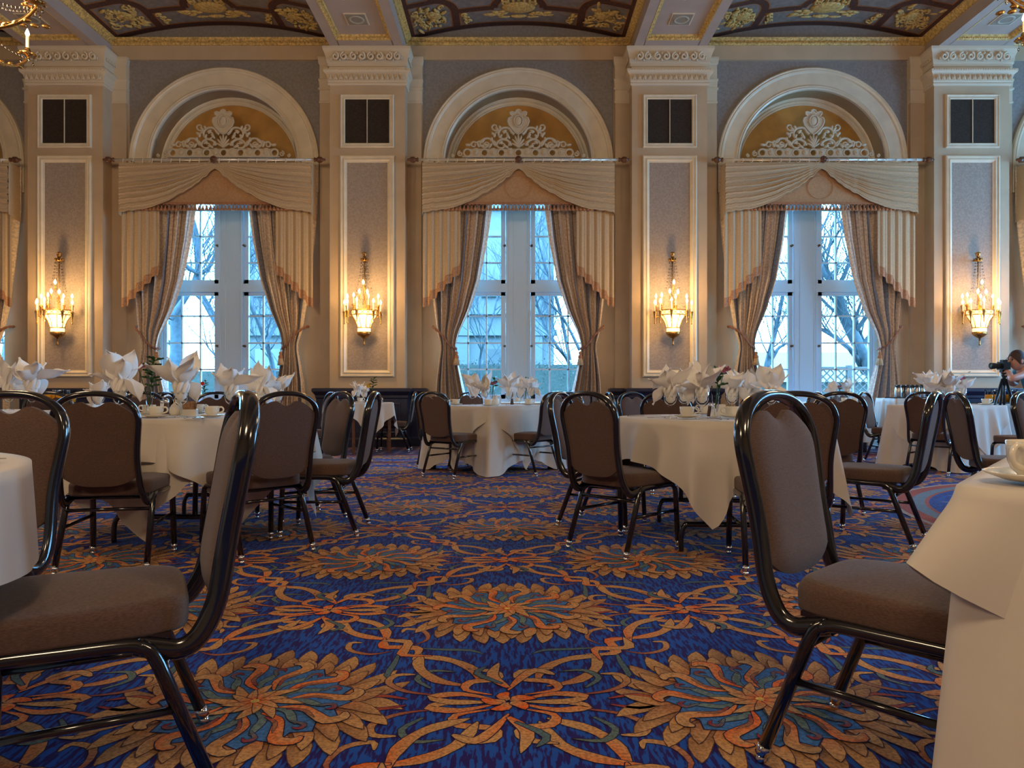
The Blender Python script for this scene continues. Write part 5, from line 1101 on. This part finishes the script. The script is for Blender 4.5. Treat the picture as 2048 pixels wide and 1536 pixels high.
put('salt', 325, 4.85, 'salt shaker on the sprig-vase table', sc_=1.15); put('pepper', 333, 4.65, 'pepper shaker on the sprig-vase table', sc_=1.25); put('creamer', 355, 4.6, 'white creamer jug on the sprig-vase table', 0, grp='creamers', sc_=1.1); put('caddy', 379, 4.55, 'holder with brown sugar packets on the sprig-vase table', .2, sc_=1.2)
flowers('sprig', 299, 4.62, 'tall flute with green sprig and pink bloom', sc_=1.12, rz=0.2); flowers('yellow', 497, 5.35, 'flute with small yellow bloom and dark sprig behind the side-on chair', sc_=.85, rz=3.0)
put('fork', 385, 4.14, 'fork on the rim of the sprig-vase table, first of the pair', .0, grp='forks'); put('fork', 397, 4.14, 'fork on the rim of the sprig-vase table, second of the pair', .15, grp='forks'); put('knife', 404, 4.15, 'knife beside the pair of forks on the sprig-vase table', .45, grp='knives'); put('knife', 316, 4.12, 'dark-handled knife before the front cup of the sprig-vase table', -1.45, grp='knives')
# far-side tables
for a in ((18, 5.95, 1, 'on the table with two bright napkins, cut by the picture edge', .3, 1.3), (64, 5.85, 3, 'on the table with two bright napkins, beside the juice pitchers', 2.4, 1.5)): setting(*a[:4], rz=a[4], ns=a[5])
for a in ((945, 8.25, 4, 'above the chair arch on the middle square table', 1.0), (968, 8.0, 1, 'in front of the cut stems on the middle square table', 2.0), (1018, 8.3, 2, 'centred on the middle square table', 1.0), (1040, 8.9, 0, 'with the green leaves on the middle square table', 2.2), (1062, 8.6, 3, 'at the chair side of the middle square table', .5)): setting(*a[:4], rz=a[4], ns=1.08, sc_=1.1)
cups(912, 8.35, 'by the brown chair on the middle square table', 3.14, sc_=1.05); cups(1057, 8.35, 'by the mauve chair on the middle square table', 0, sc_=1.05); cups(976, 7.95, 'at the corner of the middle square table', 0, sc_=1.1); put('creamer', 990, 8.2, 'white creamer on the middle square table', 0, grp='creamers', sc_=1.2); put('pepper', 1024, 8.7, 'dark shaker on the middle square table', sc_=1.1)
flowers('small', 984, 8.6, 'flute with dark cut stems on the middle square table', sc_=1.3); flowers('lily', 1050, 8.95, 'flute with a white bloom on the middle square table', sc_=1.3)
cups(1035, 11.0, 'on the table at the middle window', 0, sc_=1.0)
setting(716, 10.65, 4, 'on the yellow-flower table, outer one', sc_=1.0, ns=1.0); setting(730, 10.75, 0, 'on the yellow-flower table, inner one', sc_=1.0, ns=.9, rz=2); flowers('yellow', 744, 10.72, 'flute with yellow flower and tall sprig before the column', sc_=1.15)
cups(720, 10.55, 'by the napkins on the yellow-flower table', sc_=1.0); cups(756, 10.7, 'alone at the corner of the yellow-flower table', sc_=1.0)
flowers('red', 407, 9.75, 'flute with red flower before the window with the big tree', sc_=1.05); put('goblet', 392, 9.7, 'empty goblet beside the red flower'); cups(414, 9.6, 'on the red-flower table', sc_=1.0)
setting(1665, 10.95, 1, 'on the lattice window table, beside the stems'); setting(1695, 10.95, 2, 'on the lattice window table, toward the pale chair', rz=1, ns=1.15); flowers('small', 1677, 10.95, 'flute with magenta bloom on the lattice window table', sc_=1.2); cups(1688, 10.85, 'in the middle of the lattice window table'); cups(1710, 10.85, 'at the pale chair side of the lattice window table')
for a in ((1858, 8.75, 3, 'next to the carafes on the photographer table', .0, 1.35), (1875, 8.45, 1, 'second from the carafes on the photographer table', 2.0, 1.1), (1900, 8.35, 2, 'beside the leaves on the photographer table', 1.2, 1.2), (1925, 8.6, 0, 'over the leaning mauve chair on the photographer table', .4, 1.0)): setting(*a[:4], rz=a[4], ns=a[5], sc_=1.1)
flowers('pink', 1912, 8.75, 'flute with pink bloom and green leaves on the photographer table', sc_=1.25); put('salt', 1888, 8.3, 'salt shaker on the photographer table', sc_=1.1); put('pepper', 1895, 8.28, 'steel-topped pepper shaker on the photographer table', sc_=1.1); cups(1972, 8.5, 'under the tripod leg on the photographer table', sc_=1.1)
# big teacup table and knife table
cups(2075, 1.21, 'large beside the picture edge', 3.6, sc_=1.05); put('knife', -112, 1.55, 'silver knife on the round table next to the big brown chair', -1.3, grp='knives')
for i in range(5): put('pitcher', 1978 + i * 12, 9.78 + .06 * (i % 2), ('juice pitcher beside the photographer, number %s from the tripod leg' % ('first', 'second', 'third', 'fourth', 'fifth')[i]).replace('number ', ''), 1.2 + i * .7, grp='orange juice pitchers')
for i in range(5): put('pitcher', 96 + i * 12, 9.85 + .05 * (i % 2), 'juice pitcher before the far column, %s from the bright napkin' % ('first', 'second', 'third', 'fourth', 'fifth')[i], 1 + i * .9, grp='orange juice pitchers')
for i in range(6): put('carafe', 1797 + i * 9.2, 10.78 + .05 * (i % 2), 'steel coffee carafe with black lid, %s from the drape' % ('first', 'second', 'third', 'fourth', 'fifth', 'sixth')[i], 1.2 * i, z=.815, grp='coffee carafes', sc_=1.05)
for x, y, z, l in ((6.62, 9.82, TZ, 'dark tray under the juice pitchers by the photographer'), (-6.05, 9.9, TZ, 'dark tray under the juice pitchers at the far column'), (6.03, 10.82, .815, 'dark tray under the coffee carafes')):
    m = MB(); m.box(-.27, .27, -.12, .12, 0, .006); m.box(-.28, .28, -.13, -.12, 0, .014); m.box(-.28, .28, .12, .13, 0, .014); tag(m.obj('serving_tray', 'black', None, (x, y, z + .006)), l, 'tray')
# ------------------------------------------------------------------ photographer
def skinned(name, joints, edges, material, parent=None, sub=2):
    me = bpy.data.meshes.new(name); me.from_pydata([j[:3] for j in joints], edges, []); o = link(name, me, parent); me.materials.append(M[material])
    s = o.modifiers.new('skin', 'SKIN'); s.use_smooth_shade = True; s.branch_smoothing = .6
    for v, j in zip(me.skin_vertices[0].data, joints): r = j[3]; v.radius = r if isinstance(r, tuple) else (r, r)
    me.skin_vertices[0].data[0].use_root = True
    u = o.modifiers.new('sub', 'SUBSURF'); u.levels = sub; u.render_levels = sub; return o
PXo, PYo = 6.62, 9.12
def pz(dx, dy, z, r): return (PXo + dx, PYo + dy, z, r)
body = skinned('person', [
    pz(.16, .02, .86, (.15, .12)), pz(.12, .02, 1.00, (.145, .11)), pz(.04, .0, 1.13, (.165, .115)), pz(-.04, -.02, 1.22, (.12, .09)), pz(-.10, -.03, 1.25, (.062, .062)), pz(-.14, -.035, 1.285, .055),
    pz(-.06, -.19, 1.19, .056), pz(-.26, -.30, 1.13, .046), pz(-.49, -.40, 1.075, .043), pz(-.42, -.29, 1.11, .038), pz(-.345, -.18, 1.145, .028),
    pz(.0, .17, 1.19, .058), pz(.0, .22, 1.02, .048), pz(-.12, .14, 1.03, .040), pz(-.22, .02, 1.11, .029),
    pz(.13, -.09, .80, (.09, .09)), pz(-.02, -.11, .45, (.062, .062)), pz(.13, -.12, .09, (.042, .042)), pz(.02, -.13, .045, (.045, .035)),
    pz(.20, .12, .80, (.09, .09)), pz(.17, .14, .45, (.062, .062)), pz(.30, .15, .09, (.042, .042)), pz(.19, .16, .045, (.045, .035))],
    [(0, 1), (1, 2), (2, 3), (3, 4), (4, 5), (3, 6), (6, 7), (7, 8), (8, 9), (9, 10), (3, 11), (11, 12), (12, 13), (13, 14), (0, 15), (15, 16), (16, 17), (17, 18), (0, 19), (19, 20), (20, 21), (21, 22)], 'skin')
tag(body, 'person in a teal shirt bending to a camera on a tripod', 'person')
hx, hy, hz = PXo - .17, PYo - .045, 1.315
m = MB()                                                    # head turned toward the camera: face to -x
def head(u, v):
    a, ph = 2 * PI * u, PI * v; x, y, z = math.sin(ph) * math.cos(a), math.sin(ph) * math.sin(a), math.cos(ph)
    f = max(0, -x); X_ = x * (.098 if x > 0 else .092); Y_ = y * .078; Z_ = z * .125
    if z < 0: X_ *= 1 - .22 * z * z if x < 0 else 1 + .35 * z; Y_ *= 1 - .30 * z * z
    n = math.exp(-((z + .12) / .16) ** 2) * math.exp(-(y / .20) ** 2) * (1 if x < 0 else 0); X_ -= .024 * n * f
    e = math.exp(-((z - .10) / .13) ** 2) * math.exp(-((abs(y) - .42) / .2) ** 2) * f; X_ += .010 * e
    l = math.exp(-((z + .52) / .08) ** 2) * math.exp(-(y / .3) ** 2) * f; X_ -= .007 * l; c = math.exp(-((z + .85) / .15) ** 2) * f; X_ -= .008 * c
    return (hx + X_, hy + Y_, hz + Z_ - .06 * X_)
m.grid(36, 26, head, 0, True)
m.obj('head', 'skin', body)
m = MB()
def hair(u, v):
    a, ph = 2 * PI * u, PI * .62 * v; x, y, z = math.sin(ph) * math.cos(a), math.sin(ph) * math.sin(a), math.cos(ph)
    if x < -.2: k = 1 - (-x - .2) * .55; ph *= k; x, y, z = math.sin(ph) * math.cos(a), math.sin(ph) * math.sin(a), math.cos(ph)
    r = 1.08 + .02 * math.sin(14 * a) * math.sin(ph); return (hx + x * .098 * r + .006, hy + y * .080 * r, hz + z * .128 * r + .004)
m.grid(32, 14, hair, 0, True); m.obj('hair', 'hair', body)
for s in (-1, 1):
    m = MB(); m.ball((hx + .01, hy + s * .080, hz - .008), (.020, .010, .032), 10); m.obj('ear', 'skin', body)
m = MB()
for s in (-1, 1):
    m.tube([(hx - .095, hy + s * .036 + .026 * math.cos(a), hz + .012 + .019 * math.sin(a)) for a in [2 * PI * i / 18 for i in range(18)]], .0022, 5, closed=True); m.tube([(hx - .094, hy + s * .062, hz + .018), (hx + .0, hy + s * .083, hz + .01)], .002, 5)
m.tube([(hx - .097, hy - .012, hz + .014), (hx - .097, hy + .012, hz + .014)], .002, 5); m.obj('glasses', 'black', body)
m = MB()
for s in (-1, 1): m.ball((hx - .080, hy + s * .034, hz + .012), .011, 8); m.tube([(hx - .094, hy + s * .018, hz + .036), (hx - .090, hy + s * .052, hz + .036)], .003, 5)
m.obj('eyes', 'hair', body); m = MB(); m.tube([(hx - .090, hy - .022, hz - .064), (hx - .096, hy, hz - .062), (hx - .090, hy + .022, hz - .064)], .004, 5); m.obj('mouth', 'red', body)
skinned('shirt', [pz(.155, .02, .90, (.165, .135)), pz(.12, .02, 1.00, (.162, .13)), pz(.04, .0, 1.13, (.180, .130)), pz(-.035, -.018, 1.215, (.120, .095)), pz(-.05, -.18, 1.185, .070), pz(-.15, -.24, 1.155, .064), pz(.0, .165, 1.185, .072), pz(.0, .20, 1.09, .066)], [(0, 1), (1, 2), (2, 3), (3, 4), (4, 5), (3, 6), (6, 7)], 'teal', body)
skinned('trousers', [pz(.16, .02, .88, (.165, .135)), pz(.13, -.09, .80, (.11, .11)), pz(-.02, -.11, .45, (.082, .082)), pz(.13, -.12, .12, (.065, .065)), pz(.20, .12, .80, (.11, .11)), pz(.17, .14, .45, (.082, .082)), pz(.30, .15, .12, (.065, .065))], [(0, 1), (1, 2), (2, 3), (0, 4), (4, 5), (5, 6)], 'denim', body)
for k, (dx, dy) in enumerate(((.04, -.13), (.21, .16))):
    m = MB(); m.ball((PXo + dx, PYo + dy, .05), (.13, .05, .045), 12); m.box(PXo + dx - .13, PXo + dx + .12, PYo + dy - .045, PYo + dy + .045, .006, .03); m.obj('shoe', 'black', body)
def hand(w, fwd, up, name):
    w, fwd, up = Vector(w), Vector(fwd).normalized(), Vector(up).normalized(); sd = fwd.cross(up).normalized(); J = [(*w, .026), (*(w + fwd * .045), (.036, .02)), (*(w + fwd * .08), (.036, .016))]; E = [(0, 1), (1, 2)]
    for i, (o, L_) in enumerate(((-.030, .070), (-.010, .080), (.010, .075), (.028, .058))):
        b = w + fwd * .08 + sd * o; k = len(J); J += [(*b, .0095), (*(b + fwd * L_ * .45 + up * -.004), .009), (*(b + fwd * L_ * .75 - up * .026), .0082), (*(b + fwd * L_ * .70 - up * .050), .007)]; E += [(2, k), (k, k + 1), (k + 1, k + 2), (k + 2, k + 3)]
    b = w + fwd * .03 - sd * .035; k = len(J); J += [(*b, .013), (*(b + fwd * .03 - sd * .018 - up * .015), .011), (*(b + fwd * .055 - sd * .012 - up * .035), .009)]; E += [(1, k), (k, k + 1), (k + 1, k + 2)]
    return skinned(name, J, E, 'skin', body, 2)
hand((PXo - .325, PYo - .175, 1.155), (-.15, .55, .25), (-.8, -.2, .5), 'hand'); hand((PXo - .215, PYo + .02, 1.11), (-.9, -.4, .35), (.2, .1, -1), 'hand')
# camera and tripod
t = thing('camera', 'black camera with a long lens held on the tripod', 'camera', (PXo - .335, PYo - .06, 1.20)); m = MB(); m.box(-.055, .03, -.07, .07, .0, .095); m.box(-.04, .02, -.03, .03, .095, .125); m.box(-.05, .02, .035, .07, -.0, .10); m.obj('body', 'camera', t)
m = MB(); m.lathe([(.032, 0), (.036, .01), (.036, .05), (.033, .055), (.040, .075), (.041, .12), (.036, .125), (.032, .118)], (-.055, 0, .048), 20, 0, M_=Matrix.Rotation(-PI / 2, 3, 'Y')); m.obj('lens_barrel', 'camera', t); m = MB(); m.ball((-.055 - .112, 0, .048), (.012, .034, .034), 16); m.obj('lens_glass', 'lens', t)
t = thing('tripod', 'black tripod standing beside the photographer table under the camera', 'tripod', (PXo - .34, PYo - .06, 0)); m = MB(); m.box(-.04, .03, -.03, .03, 1.165, 1.198); m.lathe([(.0, 1.0), (.018, 1.0), (.02, 1.10), (.03, 1.12), (.035, 1.15), (0, 1.165)], n=12); m.tube([(0, 0, .75), (0, 0, 1.05)], .014, 8); m.tube([(.0, 0, 1.14), (.12, .08, 1.08)], .006, 6); m.obj('head', 'camera', t)
for fx, fy in ((-.44, -.14), (.12, -.30), (.10, .36)):
    m = MB(); m.tube([(fx * .06, fy * .06, 1.08), (fx * .5, fy * .5, .58), (fx * .52, fy * .52, .56), (fx, fy, .012)], [.018, .016, .012, .011], 8); m.ball((fx, fy, .017), .017, 8); m.obj('leg', 'camera', t)
# ------------------------------------------------------------------ outside: lawn, hedge, stone building, bare trees, lattice fence
GZ = -.35
m = MB(); m.box(-60, 60, D_WALL + .7, 90, GZ - .2, GZ); tag(m.obj('lawn', 'ground'), 'frosted lawn outside behind the windows', 'grass', None, 'stuff')
rn = random.Random(3)
for k, (x0, x1, y, h, lab) in enumerate(((-12, -3.2, 17.5, 1.55, 'clipped hedge outside the window with the big tree'), (-3.0, 3.4, 18.5, 1.75, 'clipped hedge outside the middle window'))):
    m = MB(); m.box(x0, x1, y, y + .8, GZ, h - .12)
    for i in range(2600):
        p = Vector((rn.uniform(x0, x1), y + rn.uniform(-.09, .03), rn.uniform(GZ, h))); 
        if rn.random() < .25: p.z = h - .1 + rn.uniform(-.05, .12); p.y = y + rn.uniform(-.05, .7)
        a = Vector((rn.uniform(-1, 1), rn.uniform(-1, 1), rn.uniform(-1, 1))) * .05; b = Vector((rn.uniform(-1, 1), rn.uniform(-1, 1), rn.uniform(-1, 1))) * .05; m.add([p, p + a, p + b], [(0, 1, 2)], 0, False)
    tag(m.obj('hedge', 'hedge'), lab, 'hedge')
t = thing('stone_building', 'pale classical building across the lawn behind the middle window', 'building', (0, 0, GZ)); m = MB(); m.box(-10.2, 1.6, 27, 36, 0, 14)
for z in (3.4, 4.2, 8.2, 12.5): m.box(-10.3, 1.7, 26.8, 27, z, z + .22)
for x in (-4.2, -1.9, .9): m.box(x - .25, x + .25, 26.85, 27, 0, 12.5)
m.obj('facade', 'facade', t)
for x in (-9.2, -7.6, -6, -3.05, -.5):
    for z0, z1 in ((.9, 2.9), (5.0, 7.4), (9.2, 11.4)):
        m = MB(); m.box(x - .55, x + .55, 26.93, 27, z0, z1); m.box(x - .66, x + .66, 26.86, 26.98, z0 - .12, z0); w_ = m.obj('window_pane', 'facadewin', t)
def branch(m, p, d, L_, r, dep, rn, up=.12):
    n = 5; P_ = [Vector(p)]; dd = Vector(d).normalized()
    for i in range(n): dd = (dd + Vector((rn.uniform(-.2, .2), rn.uniform(-.15, .15), rn.uniform(-.10, .18) + up * .25))).normalized(); P_.append(P_[-1] + dd * (L_ / n))
    m.tube(P_, [r * (1 - .5 * i / n) for i in range(n + 1)], 6 if r > .03 else 4, cap=False)
    if dep <= 0: return
    for i in range(4 if dep > 1 else 4):
        q = P_[2 + i % (n - 1)]; a = rn.uniform(0, 6.28); s = Vector((math.cos(a), .5 * math.sin(a), rn.uniform(-.1, .7))); branch(m, q, (dd * .7 + s * .9), L_ * rn.uniform(.50, .74), r * .5, dep - 1, rn, up)
def tree(d, limbs, dep, seed, lab):
    """limbs: [(points in (px, py) sight lines taken at distance d, start radius, end radius)] ; twigs sprout along them"""
    m = MB(); rn = random.Random(seed)
    for pts, r0, r1 in limbs:
        Q = cat([(PX(px, d), d + .25 * math.sin(i * 2.1 + seed), max(GZ - .03, PZ(py, d))) for i, (px, py) in enumerate(pts)], 5); n = len(Q)
        m.tube(Q, [r0 + (r1 - r0) * i / (n - 1) for i in range(n)], 7, cap=False)
        for i in range(3, n, 1 if r0 < .1 else 2):
            a = rn.uniform(0, 6.28); t = (Q[i] - Q[i - 1]).normalized(); branch(m, Q[i], t * .5 + Vector((math.cos(a), .5 * math.sin(a), rn.uniform(.0, .9))), rn.uniform(.8, 1.7), max(.018, (r0 + (r1 - r0) * i / n) * .32), dep, rn, .25)
    tag(m.obj('bare_tree', 'bark'), lab, 'tree', 'bare winter trees')
tree(19.0, [([(352, 815), (350, 700), (347, 600), (352, 520), (338, 430), (330, 330)], .20, .12), ([(349, 640), (385, 560), (392, 480), (380, 400)], .09, .04), ([(350, 560), (400, 600), (445, 690)], .06, .03), ([(351, 510), (400, 545), (440, 470), (455, 400)], .07, .03)], 3, 11, 'big bare tree with a thick upright trunk in the window above the red flower')
tree(21.0, [([(470, 820), (455, 700), (425, 625), (402, 575), (385, 490), (372, 400)], .13, .06), ([(430, 640), (470, 560), (500, 480)], .06, .03)], 3, 12, 'bare tree leaning behind the big one')
tree(17.0, [([(545, 825), (540, 740), (520, 650), (500, 590), (495, 500)], .07, .03), ([(530, 700), (555, 620), (560, 540)], .05, .02)], 3, 18, 'slender bare tree seen right of the white window post'.replace('right of', 'past'))
tree(20.0, [([(1150, 820), (1140, 730), (1110, 690), (1085, 640), (1070, 590)], .07, .03), ([(1140, 720), (1120, 620), (1085, 520), (1070, 450)], .06, .02), ([(1160, 700), (1130, 640), (1100, 610)], .05, .02)], 3, 13, 'thin bare tree before the pale building')
tree(18.0, [([(965, 830), (960, 720), (985, 640), (1000, 560)], .045, .02)], 3, 14, 'bare sapling in front of the pale building')
tree(16.5, [([(1750, 830), (1738, 760), (1715, 680), (1690, 620), (1662, 575), (1640, 520), (1632, 430)], .17, .08), ([(1735, 745), (1690, 700), (1650, 660), (1600, 640)], .07, .03), ([(1712, 670), (1740, 600), (1745, 520)], .06, .03), ([(1672, 590), (1690, 520), (1685, 440)], .06, .03)], 3, 15, 'bare tree with a diagonal trunk across the lattice fence window')
tree(18.5, [([(1515, 830), (1530, 730), (1560, 650), (1570, 560)], .10, .04), ([(1525, 750), (1550, 700), (1575, 690)], .06, .03)], 3, 16, 'bare tree close to the tied drape at the lattice fence window')
tree(20.0, [([(20, 830), (10, 700), (30, 560), (15, 430)], .14, .06)], 2, 17, 'bare tree outside by the juice-glass column')
t = thing('lattice_fence', 'white lattice fence outside behind the magenta bloom', 'fence', (0, 0, GZ)); m = MB(); y = 15.6; x0, x1, z1 = 6.2, 8.6, 1.75
for i in range(-12, 26):
    for s in (-1, 1):
        a = x0 + i * .16; pts = []
        for q in range(21):
            z = z1 * q / 20; x = a + s * z if s > 0 else a + z1 - z
            if x0 <= x <= x1: pts.append((x, y + .012 * s, z))
        if len(pts) > 1: m.tube([pts[0], pts[-1]], .016, 4)
m.obj('lattice', 'lattice', t)
for x in (x0, (x0 + x1) / 2, x1): m = MB(); m.box(x - .05, x + .05, y - .05, y + .05, 0, z1 + .1); m.obj('post', 'lattice', t)
m = MB(); m.box(x0, x1, y - .04, y + .04, z1, z1 + .07); m.obj('rail', 'lattice', t)
t = thing('garden_shed', 'low garden shed roof behind the lattice fence', 'shed', (0, 0, GZ)); m = MB(); m.box(8.0, 13.5, 24, 27, 0, 1.7); m.obj('walls', 'facade', t); m = MB(); m.add([(7.6, 23.6, 1.6), (13.9, 23.6, 1.6), (13.9, 25.5, 2.7), (7.6, 25.5, 2.7), (7.6, 27.4, 1.6), (13.9, 27.4, 1.6)], [(0, 1, 2, 3), (3, 2, 5, 4), (0, 3, 4), (1, 5, 2)], 0, False); m.obj('roof', 'lattice', t)
